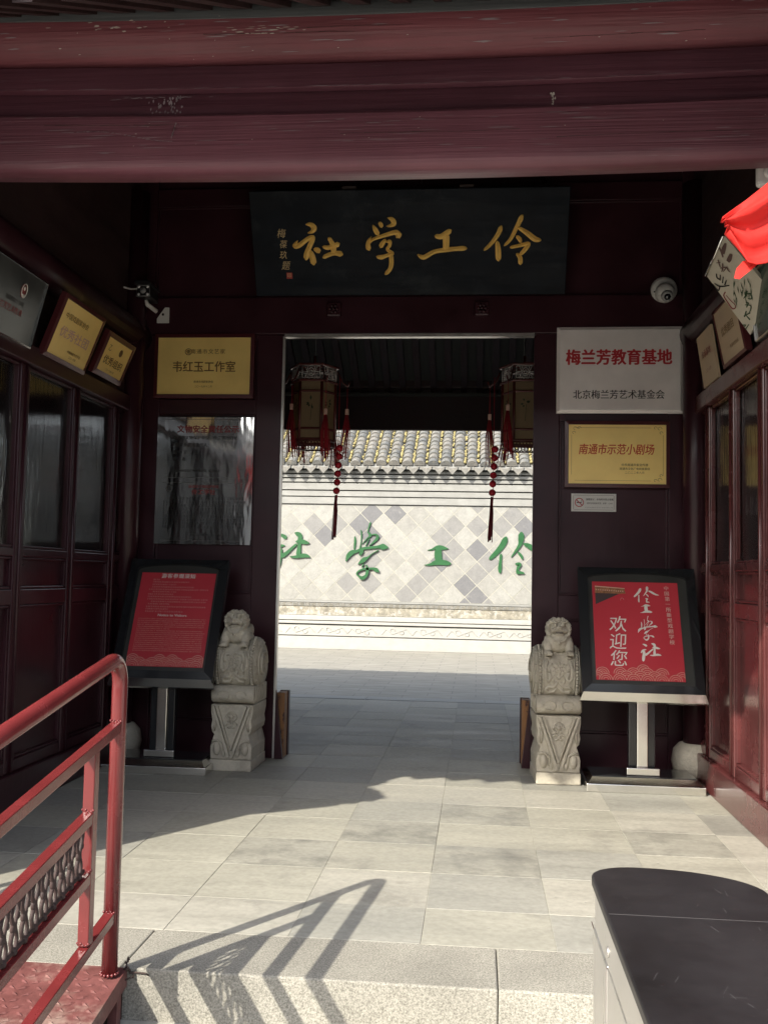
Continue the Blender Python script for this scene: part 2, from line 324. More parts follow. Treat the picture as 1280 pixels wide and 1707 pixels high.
# text laid on the local XZ plane, facing local -Y
def text_mesh(body, size, sx=1., shear=0., sp=1.):
    cu = bpy.data.curves.new('lettering', 'FONT'); cu.body = body; cu.size = size; cu.align_x = 'CENTER'; cu.align_y = 'CENTER'
    cu.resolution_u = 2; cu.shear = shear; cu.space_character = sp
    t = bpy.data.objects.new('lettering', cu); COL.objects.link(t)
    dg = bpy.context.evaluated_depsgraph_get(); me = bpy.data.meshes.new_from_object(t.evaluated_get(dg))
    vs = [(v.co.x * sx, v.co.y) for v in me.vertices]; fs = [tuple(p.vertices) for p in me.polygons]
    bpy.data.objects.remove(t); bpy.data.curves.remove(cu); bpy.data.meshes.remove(me)
    return vs, fs
def text(parent, items, m, name='lettering', d=.0016, kind=None, xf=None):
    """items: (body, size, cx, cz, bold, sx[, shear, spacing]); local coordinates; one object per item"""
    out = []
    for it in items:
        body, size, cx, cz, bold, sx = it[:6]; sh = it[6] if len(it) > 6 else 0; sp = it[7] if len(it) > 7 else 1
        vs, fs = text_mesh(body, size, sx, sh, sp); mb = MB()
        if bold >= .0004:
            sh_ = [(0, 0), (bold, 0), (-bold, 0), (0, bold * .7), (0, -bold * .7)] if bold > .0012 else [(bold * .8, 0), (-bold * .8, 0)]
        else: sh_ = [(0, 0)]
        for q, (ox, oz) in enumerate(sh_): mb.add([(cx + x + ox, -d - .00012 * q, cz + y + oz) for x, y in vs], fs)
        if xf is not None: mb.v = [xf @ v for v in mb.v]
        out.append(mb.build(name, m, parent, world=False, kind=kind))
    return out
def column(body, size, cx, cz_top, step, bold=0, sx=1., dx=0):
    return [(ch, size, cx + dx * i, cz_top - step * i, bold, sx) for i, ch in enumerate(body)]
def fine_lines(parent, rows, m, size, d=.0016, name='fine_print', seed=1):
    """rows (x0,x1,z): print too small to read in the photograph, kept as broken little strokes"""
    rn = random.Random(seed); mb = MB()
    for x0, x1, z in rows:
        x = x0
        while x < x1 - size * .4:
            w = size * rn.uniform(.55, .85)
            for q in range(3):
                zz = z + size * (rn.uniform(-.42, .42)); h = size * rn.uniform(.08, .14); a = x + rn.uniform(0, w * .3); b = min(x + w, a + w * rn.uniform(.4, .9))
                zz = z + size * (-.32 + .32 * q)
                mb.add([(a, -d, zz - h / 2), (b, -d, zz - h / 2), (b, -d, zz + h / 2), (a, -d, zz + h / 2)], [(0, 1, 2, 3)])
            xm = x + w * rn.uniform(.3, .7)
            mb.add([(xm - size * .05, -d * 1.1, z - size * .42), (xm + size * .05, -d * 1.1, z - size * .42), (xm + size * .05, -d * 1.1, z + size * .42), (xm - size * .05, -d * 1.1, z + size * .42)], [(0, 1, 2, 3)])
            x += size * (1.02 if rn.random() > .06 else 1.6)
    return mb.build(name, m, parent, world=False, kind='stuff')
# brush written characters: strokes of (x, y, width) in a y-down drawing grid
def spline(pts, k=6):
    out = []; n = len(pts)
    for i in range(n - 1):
        p0 = pts[max(i - 1, 0)]; p1 = pts[i]; p2 = pts[i + 1]; p3 = pts[min(i + 2, n - 1)]
        for j in range(k):
            t = j / k
            out.append(tuple(.5 * ((2 * b) + (-a + c) * t + (2 * a - 5 * b + 4 * c - d) * t * t + (-a + 3 * b - 3 * c + d) * t ** 3) for a, b, c, d in zip(p0, p1, p2, p3)))
    out.append(tuple(pts[-1])); return out
GL = {
 'g_she': (10.667, [[(370,210,30),(450,215,60),(505,270,75),(470,330,50),(395,350,20)],[(215,470,20),(160,560,64),(240,550,66),(370,460,60),(485,405,62)],[(490,400,60),(460,480,70),(410,580,66),(360,700,80),(345,785,72)],[(420,640,40),(450,730,76),(470,865,86)],[(485,615,40),(545,635,72),(572,672,60)],[(640,575,40),(720,595,60),(830,570,60),(915,530,76)],[(745,430,50),(790,500,60),(820,580,76),(818,690,66)],[(640,755,60),(740,712,56),(850,688,58),(960,705,88)]]),
 'g_xue': (14.22, [[(375,410,30),(430,520,90),(500,640,86)],[(525,350,60),(570,410,84),(585,465,60)],[(735,245,30),(840,290,90),(880,380,100),(800,430,60),(700,440,25)],[(335,670,14),(262,780,66),(245,900,96),(268,990,96)],[(295,850,18),(340,770,46),(440,720,60),(700,640,78),(890,590,90),(1000,605,110)],[(1010,590,100),(985,650,120),(950,695,110)],[(680,750,60),(600,840,90),(550,930,86)],[(690,810,50),(775,800,70),(765,900,68),(710,980,58),(790,1050,66),(850,1090,90)],[(450,1150,56),(560,1170,86),(700,1130,68),(850,1090,96)],[(785,1070,70),(805,1200,88),(800,1350,90),(750,1480,80),(650,1575,78)]]),
 'g_gong': (5.818, [[(230,175,30),(290,180,42),(375,125,40)],[(333,165,52),(333,250,50),(330,310,46)],[(65,345,22),(120,372,36),(220,322,32),(340,304,34),(440,294,34),(520,292,44)]]),
 'g_ling': (5.818, [[(845,75,40),(810,160,36),(740,250,30),(680,305,24)],[(808,220,30),(820,300,45),(825,405,45)],[(1050,-28,40),(1000,80,35),(940,200,28),(880,262,20)],[(1010,85,24),(1100,140,40),(1180,200,44),(1240,212,26)],[(1000,170,24),(1030,200,34),(1045,235,20)],[(940,280,24),(1030,262,28),(1130,240,34)],[(1128,240,36),(1085,305,35),(1040,352,28)],[(1005,340,24),(1042,385,36),(1045,445,36)]]),
 'c_she': (14.22, [[(190,415,18),(270,440,70),(345,490,96),(370,520,60)],[(100,850,50),(180,745,84),(270,695,64),(345,700,26)],[(235,760,110),(230,900,120),(200,1080,130),(175,1250,110)],[(270,960,120),(400,870,86),(530,745,66),(640,650,60)],[(590,380,60),(660,405,110),(715,450,110),(712,560,100),(705,690,84),(690,850,110),(670,950,90)],[(620,590,60),(760,585,110),(870,612,84),(955,625,18)],[(485,962,36),(620,965,70),(790,930,104),(890,935,84),(980,965,18)]]),
 'c_xue': (14.22, [[(340,480,26),(350,600,54),(335,780,36)],[(480,330,26),(497,450,26),(485,640,20),(460,790,40)],[(700,150,46),(660,280,28),(640,400,18)],[(660,385,56),(702,460,60),(640,510,24),(515,655,18)],[(720,440,28),(830,430,38),(870,490,70),(820,570,54),(680,690,16)],[(680,520,18),(600,700,22)],[(150,1055,44),(205,930,104),(290,850,104),(400,820,66),(540,760,66),(700,735,60),(900,712,70),(1000,710,140),(1110,725,80)],[(540,800,60),(500,850,80),(465,910,56)],[(900,790,22),(760,870,18),(660,955,40),(560,1020,104),(430,1125,22)],[(560,1110,26),(520,1190,20)],[(620,1140,50),(650,1240,70),(630,1370,66),(540,1440,84),(460,1400,44),(405,1340,28),(460,1275,36),(570,1230,44),(680,1225,52),(780,1215,52),(860,1250,100),(915,1290,60)]]),
 'c_gong': (21.33, [[(320,745,16),(450,720,46),(600,655,100),(730,670,126),(915,695,18)],[(630,700,170),(622,850,210),(640,1000,200),(645,1070,160)],[(240,1165,16),(400,1150,66),(560,1095,140),(760,1085,150),(900,1105,124),(990,1112,50)]]),
 'c_ling': (14.22, [[(450,450,120),(385,600,124),(280,740,106),(150,875,80),(105,910,40)],[(350,800,60),(340,950,56),(330,1100,76),(335,1200,44)],[(770,350,130),(762,480,116),(740,600,76),(650,740,46),(565,860,24)],[(820,575,54),(930,620,100),(1050,700,104),(1180,770,80),(1320,800,20)],[(705,755,46),(770,830,58),(800,900,34)],[(655,1000,46),(740,1010,76),(705,1090,56),(690,1190,56)],[(680,1190,56),(760,1180,60),(840,1195,26)]]),
 'b_a': (7.76, [[(380,250,14),(410,310,20),(430,370,14)],[(460,200,20),(440,260,46),(425,330,40)],[(530,330,30),(510,390,50),(490,420,36)],[(370,400,12),(385,450,14),(400,490,8)],[(350,440,8),(400,430,10)],[(430,440,12),(430,500,16),(420,545,8)],[(400,500,8),(470,490,12),(440,540,8)],[(480,480,12),(500,520,12),(530,545,6)]]),
 'b_b': (7.76, [[(350,570,12),(360,620,14),(400,640,10)],[(400,580,10),(400,650,12)],[(440,600,10),(430,680,12)],[(480,640,10),(460,700,14)],[(330,690,8),(400,720,14),(520,700,10)],[(400,720,14),(380,770,12),(310,700,8)]]),
 'b_c': (7.76, [[(470,780,12),(450,830,12),(500,900,12),(560,970,14),(600,960,10),(590,920,8),(540,880,8),(480,820,6)]]),
 'b_d': (7.76, [[(740,760,12),(730,800,14),(700,850,8)],[(720,800,8),(790,790,12)],[(780,800,10),(800,850,12),(750,850,8)],[(730,900,8),(760,900,12),(740,950,12)],[(720,920,8),(790,930,10),(790,980,10),(770,1010,6)],[(710,1050,8),(790,1010,12)],[(740,990,12),(720,1060,12)],[(740,1040,8),(790,1090,14)],[(680,1160,8),(740,1150,10),(700,1190,8)],[(780,1140,10),(730,1215,12)]]),
}
def glyph(parent, key, cx, cz, height, m, lift=.0016, dome=0., name='character', width=None, d0=0., fat=1.):
    s, strokes = GL[key]; sp = [spline(st) for st in strokes]
    xs = [p[0] for st in sp for p in st]; ys = [p[1] for st in sp for p in st]
    x0, x1, y0, y1 = min(xs), max(xs), min(ys), max(ys); k = height / (y1 - y0); kx = (width / (x1 - x0)) if width else k
    mb = MB()
    for q, st in enumerate(sp):
        n = len(st); L = []; C = []; Rr = []; e = lift * (1 + .12 * q)
        for i, (x, y, w) in enumerate(st):
            a = st[max(i - 1, 0)]; b = st[min(i + 1, n - 1)]; tx, ty = b[0] - a[0], b[1] - a[1]; ln = math.hypot(tx, ty) or 1; nx, ny = -ty / ln, tx / ln
            t = i / (n - 1); w = max(w, 4) * .5 * fat * min(1, .55 + 4 * min(t, 1 - t))
            def P(xx, yy, dd): return Vector((cx + (xx - (x0 + x1) / 2) * kx, -d0 - dd, cz - (yy - (y0 + y1) / 2) * k))
            L.append(P(x - nx * w, y - ny * w, e)); Rr.append(P(x + nx * w, y + ny * w, e)); C.append(P(x, y, e + dome))
        vs = []; fs = []
        for i in range(n):
            vs += [L[i], C[i], Rr[i]]
        for i in range(n - 1):
            a = 3 * i; fs += [(a, a + 1, a + 4, a + 3), (a + 1, a + 2, a + 5, a + 4)]
        # round ends
        for (i, sgn) in ((0, -1), (n - 1, 1)):
            a = st[max(i - 1, 0)]; b = st[min(i + 1, n - 1)]; tx, ty = b[0] - a[0], b[1] - a[1]; ln = math.hypot(tx, ty) or 1
            w = (L[i] - Rr[i]).length / 2; dv = Vector((tx * kx, 0, -ty * k)); dv.normalize(); tip = C[i] + dv * sgn * w * .8; tip.y = -d0 - e
            m1 = (L[i] + (tip - L[i]) * .62 + (L[i] - C[i]) * .18); m2 = (Rr[i] + (tip - Rr[i]) * .62 + (Rr[i] - C[i]) * .18); m1.y = m2.y = -d0 - e
            kk = len(vs); vs += [m1, tip, m2]; a3 = 3 * i
            ring = [a3, kk, kk + 1, kk + 2, a3 + 2]
            for u, w_ in zip(ring[:-1], ring[1:]):
                fs.append((a3 + 1, u, w_) if sgn > 0 else (a3 + 1, w_, u))
        if dome or lift > .004:      # skirt down to the board
            nv = len(vs); vs += [Vector((v.x, -d0 + .0, v.z)) for v in vs[:3 * n]]
            for i in range(n - 1):
                a = 3 * i; fs += [(a, a + 3, nv + a + 3, nv + a), (a + 2, nv + a + 2, nv + a + 5, a + 5)]
        mb.add(vs, fs, False)
    return mb.build(name, m, parent, world=False)

XL, XR, YW = -2.59, 1.52, 7.20            # inner faces of the porch: left wall, right wall, door wall
# ------------------------------------------------------------------ ground and floors
g = MB(); g.add([(-150, -150, -.172), (150, -150, -.172), (150, 3.42, -.172), (-150, 3.42, -.172)], [(0, 1, 2, 3)]); tag(g.build('street_ground', M['ground']), kind='structure')
MB().box(-14, 12, 11.0, 30, -.3, -.12).build('courtyard_ground', M['court'], kind='structure')
fl_root = MB().box(XL - .05, XR + .05, 3.72, 10.98, -.16, -.0022).build('hall_floor', M['joint'], kind='structure')
xs = [XL - .02, -2.13, -1.645, -1.162, -.685, -.19, .308, .798, 1.29, XR + .02]
ys = [3.716, 4.11, 4.59, 5.06, 5.515, 5.98, 6.47, 6.93, 7.41, 7.89, 8.37, 8.85, 9.33, 9.81, 10.29, 10.78]
rs = random.Random(11)
for j in range(len(ys) - 1):
    for i in range(len(xs) - 1):
        jx = .0013; dz = rs.uniform(-.0012, .0012)
        m_ = M['slab'][rs.choices((0, 1, 2, 3), (5, 3, 3, 1.2))[0]]
        if any(xs[i] < a < xs[i + 1] and ys[j] < b < ys[j + 1] for a, b in ((-.45, 5.3), (-.85, 4.85), (.1, 5.8), (.07, 4.8), (1.0, 5.3), (-.3, 8.1))): m_ = M['slab_stained']
        box('floor_slab', m_, fl_root, xs[i] + jx, xs[i + 1] - jx, ys[j] + jx, ys[j + 1] - jx, -.05, dz, .0009)
st = thing('stone_step', 'long speckled granite step edging the raised hall floor', 'step', (.1, 3.53, -.17))
for a, b in ((-4.6, -3.3), (-3.294, -2.5), (-2.494, -1.194), (-1.190, .0855), (.0885, 1.324), (1.327, 2.6), (2.607, 4.2)):
    box('granite_block', M['granite'], st, a, b, 3.345, 3.712, -.20, .001, .006)
tr = thing('threshold_kerb', 'narrow pale stone kerb along the back edge of the hall floor', 'kerb', (-.5, 10.9, 0))
for k in range(7): box('kerb_stone', M['white_stone'], tr, -5.1 + 1.3 * k, -3.806 + 1.3 * k, 10.785, 11.03, -.25, .004, .005)

rr = random.Random(77); b_ = MB()
for k in range(110):
    x, y, a, q = rr.uniform(-2.3, 1.4), rr.uniform(3.8, 7.0), rr.uniform(0, 3.14), rr.uniform(.003, .009)
    c, s_ = math.cos(a) * q, math.sin(a) * q
    b_.add([(x - c, y - s_, .0025), (x + s_ * .5, y - c * .5, .003), (x + c, y + s_, .0025), (x - s_ * .4, y + c * .6, .004)], [(0, 1, 2, 3)])
b_.build('floor_litter', M['white_stone'], fl_root, kind='stuff')
# ------------------------------------------------------------------ court wall
cw = thing('courtyard_wall', 'sunlit pale wall of diamond tiles with stepped cornice and carved stone base', 'wall', (-1, 19.8, -.12))
WX0, WX1, WY = -9.0, 7.0, 19.6
box('wall_core', M['wall_plaster'], cw, WX0, WX1, WY + .03, WY + .8, -.12, 3.6)
zb = [(-.12, .125, .10), (.145, .355, .06), (.38, .44, .10), (.452, .546, .12)]
for a, b, d in zb: box('stone_course', M['white_stone'], cw, WX0, WX1, WY - d, WY + .05, a, b, .008)
box('base_groove', M['wall_groove'], cw, WX0, WX1, WY - .045, WY + .05, .125, .5)
box('brick_band', M['band_brick'], cw, WX0, WX1, WY - .03, WY + .05, .55, .722, .004)
box('fret_band', M['wall_plaster'], cw, WX0, WX1, WY - .04, WY + .05, .728, .80, .004)
box('ledge_course', M['wall_plaster'], cw, WX0, WX1, WY - .055, WY + .05, .806, .845, .004)
mb = MB(); x = WX0 + .05          # fret band key pattern
while x < WX1 - .12:
    for (a, b, c, d) in ((0, .09, .735, .745), (0, .01, .735, .79), (.03, .09, .782, .792), (.08, .09, .755, .79), (.03, .04, .755, .79), (.03, .07, .755, .765)):
        mb.box(x + a, x + b, WY - .052, WY - .036, c, d)
    x += .12
mb.build('key_pattern', M['band_brick'], cw, kind='stuff')
mb = MB(); x = WX0 + .3; rr = random.Random(4)     # carved scrolls on the base
while x < WX1 - .3:
    for q in range(2):
        cx, cz, r0 = x + q * .22, .25 + rr.uniform(-.02, .02), .075
        pts = [(cx + (r0 - .012 * t) * math.cos(.7 * t + q * 3), WY - .064, cz + (r0 - .012 * t) * math.sin(.7 * t + q * 3)) for t in [k * .5 for k in range(11)]]
        mb.tube(pts, .009, 5, cap=False)
    mb.tube([(x - .2, WY - .064, .19), (x - .1, WY - .064, .30), (x + .02, WY - .064, .20), (x + .3, WY - .064, .31), (x + .4, WY - .064, .2)], .008, 5, cap=False)
    x += .62 + rr.uniform(-.05, .08)
mb.build('carved_scrolls', M['white_stone'], cw, kind='stuff')
# diamond tiles clipped to the field between the bands
D = .47; h = D / 2; rr = random.Random(21)
Z0, Z1 = .85, 2.775
def clip_poly(poly, z0, z1, x0, x1):
    def cut(poly, f, inter):
        out = []
        for i, p in enumerate(poly):
            q = poly[(i + 1) % len(poly)]
            if f(p): out.append(p)
            if f(p) != f(q): out.append(inter(p, q))
        return out
    for (ax, v, sg) in ((1, z0, 1), (1, z1, -1), (0, x0, 1), (0, x1, -1)):
        def f(p, ax=ax, v=v, sg=sg): return (p[ax] - v) * sg >= 0
        def it(p, q, ax=ax, v=v):
            t = (v - p[ax]) / (q[ax] - p[ax]); return tuple(p[i] + (q[i] - p[i]) * t for i in range(2))
        poly = cut(poly, f, it)
        if len(poly) < 3: return []
    return poly
box('mortar_field', M['joint'], cw, WX0, WX1, WY - .0035, WY + .05, Z0 - .003, Z1)
nt_ = 0; outer = MB()
DARK = {(-2.65, .96), (-.57, 1.43), (-.39, .9), (-.74, .9)}
for j in range(-1, 10):
    for i in range(0, 35):
        cx = WX0 + i * D + (h if j % 2 else 0) + .06; cz = Z0 + .12 + j * h
        g_ = h - .010
        poly = clip_poly([(cx - g_, cz), (cx, cz - g_), (cx + g_, cz), (cx, cz + g_)], Z0 + .002, Z1 - .002, WX0, WX1)
        if len(poly) < 3: continue
        dpt = WY - .0045 - rr.uniform(0, .0035)
        if -5.2 < cx < 2.2:
            mm = M['wall_tile'][rr.choices((0, 1, 2, 3), (6, 5, 1.0, 2.4))[0]]
            MB().prism(poly, 'y', dpt, WY + .01).build('wall_tile', mm, cw)
        else: outer.prism(poly, 'y', dpt, WY + .01)
outer.build('outer_wall_tiles', M['wall_tile'][1], cw, kind='stuff')
# cornice courses
cz = [(2.790, 2.925, .04), (2.945, 3.05, .06), (3.072, 3.205, .085), (3.228, 3.29, .11), (3.315, 3.375, .14), (3.40, 3.45, .17)]
for a, b, d in cz: box('cornice_course', M['wall_plaster'], cw, WX0, WX1, WY - d, WY + .05, a, b, .004)
box('cornice_groove', M['wall_groove'], cw, WX0, WX1, WY - .02, WY + .06, 2.78, 3.46)
for key, cx_, cz_, hh in (('c_she', -3.72, 1.83, .72), ('c_xue', -2.21, 1.867, 1.12), ('c_gong', -.79, 1.773, .36), ('c_ling', .80, 1.86, .80)):
    o = glyph(cw, key, cx_ + 1, cz_ + .12, hh, M['green_paint'], lift=.02, name='wall_character', d0=.2 + .008)
    WM[o] = WM[cw]
# court wall roof
cr = thing('wall_roof', 'grey tiled roof with yellow litter in its gutters above the courtyard wall', 'roof', (-1, 19.5, 3.5))
SL = math.tan(math.radians(31)); EY, EZ = WY - .28, 3.53
def ry(t): return EY + t * math.cos(math.radians(31)), EZ + t * math.sin(math.radians(31))
mb = MB(); (y0, z0), (y1, z1) = ry(0), ry(2.6)
mb.hexa([(WX0, y0, z0 - .05), (WX1, y0, z0 - .05), (WX1, y1, z1 - .05), (WX0, y1, z1 - .05), (WX0, y0, z0 + .01), (WX1, y0, z0 + .01), (WX1, y1, z1 + .01), (WX0, y1, z1 + .01)])
mb.build('roof_bed', M['wall_plaster'], cr)
P_ = .257; ncol = int((WX1 - WX0) / P_)
def tile_mesh(mb, cx, t, r, ln, lift):
    """half-round cover tile, slightly conical"""
    n = 7; vs = []
    for (tt, rr_, li) in ((t, r * 1.03, lift), (t + ln, r * .90, lift * .35)):
        yy, zz = ry(tt)
        for k in range(n + 1):
            a = math.pi * k / n; off = rr_ * math.sin(a) + li
            vs.append((cx + rr_ * math.cos(a), yy - off * math.sin(math.radians(31)), zz + off * math.cos(math.radians(31))))
    y_, z_ = ry(t)
    fs = [(k, k + 1, n + 2 + k, n + 1 + k) for k in range(n)] + [tuple(range(n, -1, -1))]
    mb.add(vs, fs, False)
rr = random.Random(31); outer = MB(); lit = MB(); cnt = 0
tile_data = [None] * 3
for c in range(ncol):
    cx = WX0 + (c + .5) * P_
    for k in range(13):
        t = k * .205 + rr.uniform(-.012, .012)
        if -3.95 < cx < .95 and k < 10 and cnt < 290:
            b_ = MB(); tile_mesh(b_, cx + rr.uniform(-.004, .004), t, .108 + rr.uniform(-.005, .005), .235, .026 + rr.uniform(0, .008)); b_.build('roof_tile', M['roof_tile'][rr.choices((0, 1, 2), (3, 4, 2))[0]], cr); cnt += 1
        else: tile_mesh(outer, cx, t, .106, .235, .028)
    # gutter litter between the columns
    gx = cx + P_ / 2
    for k in range(44):
        t = .10 + k * .045
        if rr.random() < .72:
            yy, zz = ry(t); w = rr.uniform(.018, .046); q = rr.uniform(-.012, .012)
            lit.ball((gx + q, yy - .012, zz + .05), w, 6, 4, (.8, 1.8, .8))
outer.build('outer_roof_tiles', M['roof_tile'][1], cr, kind='stuff'); lit.build('gutter_litter', M['moss'], cr, kind='stuff')
def drip_mesh(x, y, z, w, hgt, th=.012):
    pr = [(-w, .02), (-w * .92, -hgt * .25), (-w * .55, -hgt * .55), (0, -hgt), (w * .55, -hgt * .55), (w * .92, -hgt * .25), (w, .02), (w * .5, -.015), (0, -.026), (-w * .5, -.015)]
    return MB().prism([(x + a, z + b) for a, b in pr], 'y', y - th / 2, y + th / 2)
for c in range(ncol):
    gx = WX0 + c * P_
    if -4.2 < gx < 1.3: drip_mesh(gx, EY - .02, EZ - .0, .112, .15).build('drip_tile', M['roof_tile'][1], cr)

# ------------------------------------------------------------------ main hall: roof and beams
rf = thing('hall_roof', 'dark timber roof over the gate hall with tiled eave and rafters', 'roof', (-.5, 7.2, 3.2))
RX0, RX1 = -7.5, 6.5
def slab(y0, z0, y1, z1, th):
    return MB().hexa([(RX0, y0, z0), (RX1, y0, z0), (RX1, y1, z1), (RX0, y1, z1), (RX0, y0, z0 + th), (RX1, y0, z0 + th), (RX1, y1, z1 + th), (RX0, y1, z1 + th)])
slab(3.0, 3.30, 7.2, 5.62, .1).build('roof_slope', M['ceiling'], rf)
slab(7.2, 5.62, 11.28, 3.22, .1).build('roof_slope', M['ceiling'], rf)
for k in range(33):
    x = -3.1 + .17 * k
    for (ya, za, yb, zb_) in ((3.02, 3.235, 7.2, 5.545), (7.2, 5.545, 11.26, 3.155)):
        MB().hexa([(x, ya, za), (x + .07, ya, za), (x + .07, yb, zb_), (x, yb, zb_), (x, ya, za + .07), (x + .07, ya, za + .07), (x + .07, yb, zb_ + .07), (x, yb, zb_ + .07)]).build('rafter', M['dark_wood'], rf)
for k in range(34):
    x = -4.3 + .24 * k + .02
    drip_mesh(x, 2.95, 3.335, .115, .11).build('drip_tile', M['roof_tile'][2], rf)
    drip_mesh(x, 11.30, 3.22, .115, .115).build('drip_tile', M['roof_tile'][2], rf)
for (y, a, b) in ((2.97, 3.29, 3.42), (11.28, 3.20, 3.34)):
    box('eave_board', M['dark_wood'], rf, RX0, RX1, y, y + .04, a, b)
tl = MB()
for k in range(58):
    x = RX0 + .12 + .24 * k
    tl.tube([(x, 2.97, 3.43), (x, 7.2, 5.76)], .07, 6); tl.tube([(x, 7.2, 5.76), (x, 11.3, 3.35)], .07, 6)
tl.build('cover_tile_rows', M['roof_tile'][0], rf, kind='stuff')
MB().box(RX0, RX1, 7.08, 7.32, 5.68, 5.98).build('roof_ridge', M['roof_tile'][2], rf)

# front eave beam assembly; slight sag over the span
def sagz(x): return .022 * ((x + .45) / 1.7) ** 2 if abs(x + .45) < 3.5 else .09
def profile_beam(name, m, parent, poly, x0=-3.6, x1=2.6, n=24):
    """poly of (y,z); swept in X with sag"""
    vs = []; k = len(poly); fs = []
    for i in range(n + 1):
        x = x0 + (x1 - x0) * i / n; s_ = sagz(x)
        vs += [(x, y, z + s_) for y, z in poly]
    for i in range(n):
        for j in range(k):
            q = (j + 1) % k; fs.append((i * k + j, i * k + q, (i + 1) * k + q, (i + 1) * k + j))
    mb = MB(); mb.add(vs, fs, True)
    mb.f += [tuple(reversed(range(k))), tuple(n * k + j for j in range(k))]; mb.sm += [False, False]
    o = mb.build(name, m, parent)
    es = o.modifiers.new('edge', 'EDGE_SPLIT'); es.split_angle = math.radians(35)
    return o
def arc(cy, cz_, r, a0, a1, n=10): return [(cy + r * math.cos(math.radians(a0 + (a1 - a0) * i / n)), cz_ + r * math.sin(math.radians(a0 + (a1 - a0) * i / n))) for i in range(n + 1)]
eb = thing('eave_beam', 'big weathered dark red timber beam stack spanning the top of the porch', 'beam', (-.5, 4.1, 3.0))
# lower architrave, y is front at 4.0
profile_beam('architrave', M['beam'], eb, [(4.20, 3.315), (4.005, 3.315), (3.992, 3.30), (3.985, 3.18), (3.988, 3.115)] + arc(4.038, 3.112, .05, 180, 262, 6)[1:] + [(4.16, 3.078), (4.20, 3.10)])
profile_beam('fascia_board', M['beam_dark'], eb, [(4.18, 3.425), (4.045, 3.425), (4.035, 3.41), (4.035, 3.316), (4.18, 3.316)])
profile_beam('moulding_board', M['beam_dark'], eb, [(4.18, 3.535), (4.02, 3.535), (4.012, 3.50), (4.012, 3.432), (4.02, 3.4265), (4.18, 3.4265)])
# round purlin: lower red, upper greyed
profile_beam('purlin', M['purlin'], eb, arc(4.13, 3.711, .175, 181, 385, 22))
profile_beam('weathered_purlin_top', M['purlin_top'], eb, arc(4.13, 3.711, .177, 40, 180, 16) + [(4.12, 3.66)])
M['flake'] = mat('bare_pale_wood_flake', (.50, .45, .40), .8); M['scuff'] = mat('dusty_scuff', (.27, .215, .235), .8)
def flakes(name, m, n, xf_, zf_, yf_, lx, lz, seed):
    rr = random.Random(seed); b_ = MB()
    for k in range(n):
        x, z = xf_(rr), zf_(rr); 
        if isinstance(x, tuple): x, z = x
        a, c = lx * rr.uniform(.3, 1), lz * rr.uniform(.3, 1); y = yf_(z) - .0012; z += sagz(x)
        pts = [(x - a, z + c * rr.uniform(-.4, .4)), (x - a * .3, z - c), (x + a * .5, z - c * rr.uniform(.4, .9)), (x + a, z + c * rr.uniform(-.4, .4)), (x + a * .3, z + c), (x - a * .5, z + c * rr.uniform(.3, .9))]
        b_.add([(p, yf_(q - sagz(x)) - .0012, q) for p, q in pts], [(0, 1, 2, 3, 4, 5)])
    return b_.build(name, m, eb, kind='stuff')
yp = lambda z: 4.13 - math.sqrt(max(.0001, .1768 ** 2 - (z - 3.711) ** 2)); yb2 = lambda z: 4.0335; ya = lambda z: 3.986 if z > 3.115 else 3.99; ym = lambda z: 4.0115
flakes('paint_flakes', M['flake'], 26, lambda r: r.gauss(-.98, .11), lambda r: r.gauss(3.655, .008), yp, .022, .0022, 1)
flakes('paint_flakes', M['flake'], 16, lambda r: r.gauss(-1.56, .09), lambda r: r.gauss(3.685, .012), yp, .018, .003, 2)
flakes('paint_flakes', M['flake'], 22, lambda r: r.uniform(-.35, 1.4), lambda r: r.gauss(3.542, .002), yp, .02, .0016, 3)
flakes('paint_flakes', M['flake'], 16, lambda r: r.uniform(-1.9, 1.2), lambda r: r.uniform(3.56, 3.72), yp, .007, .002, 4)
flakes('dust_scuffs', M['scuff'], 40, lambda r: r.uniform(-2.1, 1.3), lambda r: r.uniform(3.58, 3.70), yp, .06, .0026, 5)
flakes('dust_scuffs', M['scuff'], 34, lambda r: r.gauss(-1.37, .035), lambda r: r.uniform(3.33, 3.405), yb2, .006, .011, 6)
flakes('dust_scuffs', M['scuff'], 26, lambda r: r.gauss(-1.42, .10), lambda r: r.gauss(3.404, .003), yb2, .02, .002, 7)
flakes('paint_flakes', M['flake'], 9, lambda r: r.gauss(.283, .005), lambda r: r.uniform(3.325, 3.40), yb2, .006, .010, 8)
flakes('dust_scuffs', M['scuff'], 46, lambda r: (lambda t: (-1.78 + .45 * t, 3.228 - .03 * t + .012 * math.sin(t * 5)))(r.random()), lambda r: 0, ya, .016, .0022, 9)
flakes('dust_scuffs', M['scuff'], 14, lambda r: (lambda t: (-1.33 + .02 * t, 3.205 + .07 * t))(r.random()), lambda r: 0, ya, .005, .009, 10)
flakes('dust_scuffs', M['scuff'], 60, lambda r: r.uniform(-2.1, 1.3), lambda r: r.uniform(3.13, 3.30), ya, .07, .0014, 11)
flakes('paint_flakes', M['flake'], 14, lambda r: r.uniform(-1.6, 1.2), lambda r: r.uniform(3.125, 3.28), ya, .006, .0018, 12)
flakes('dust_scuffs', M['scuff'], 30, lambda r: r.uniform(-2.1, 1.3), lambda r: 3.4335, ym, .08, .0012, 13)
crk = MB(); rr = random.Random(14)
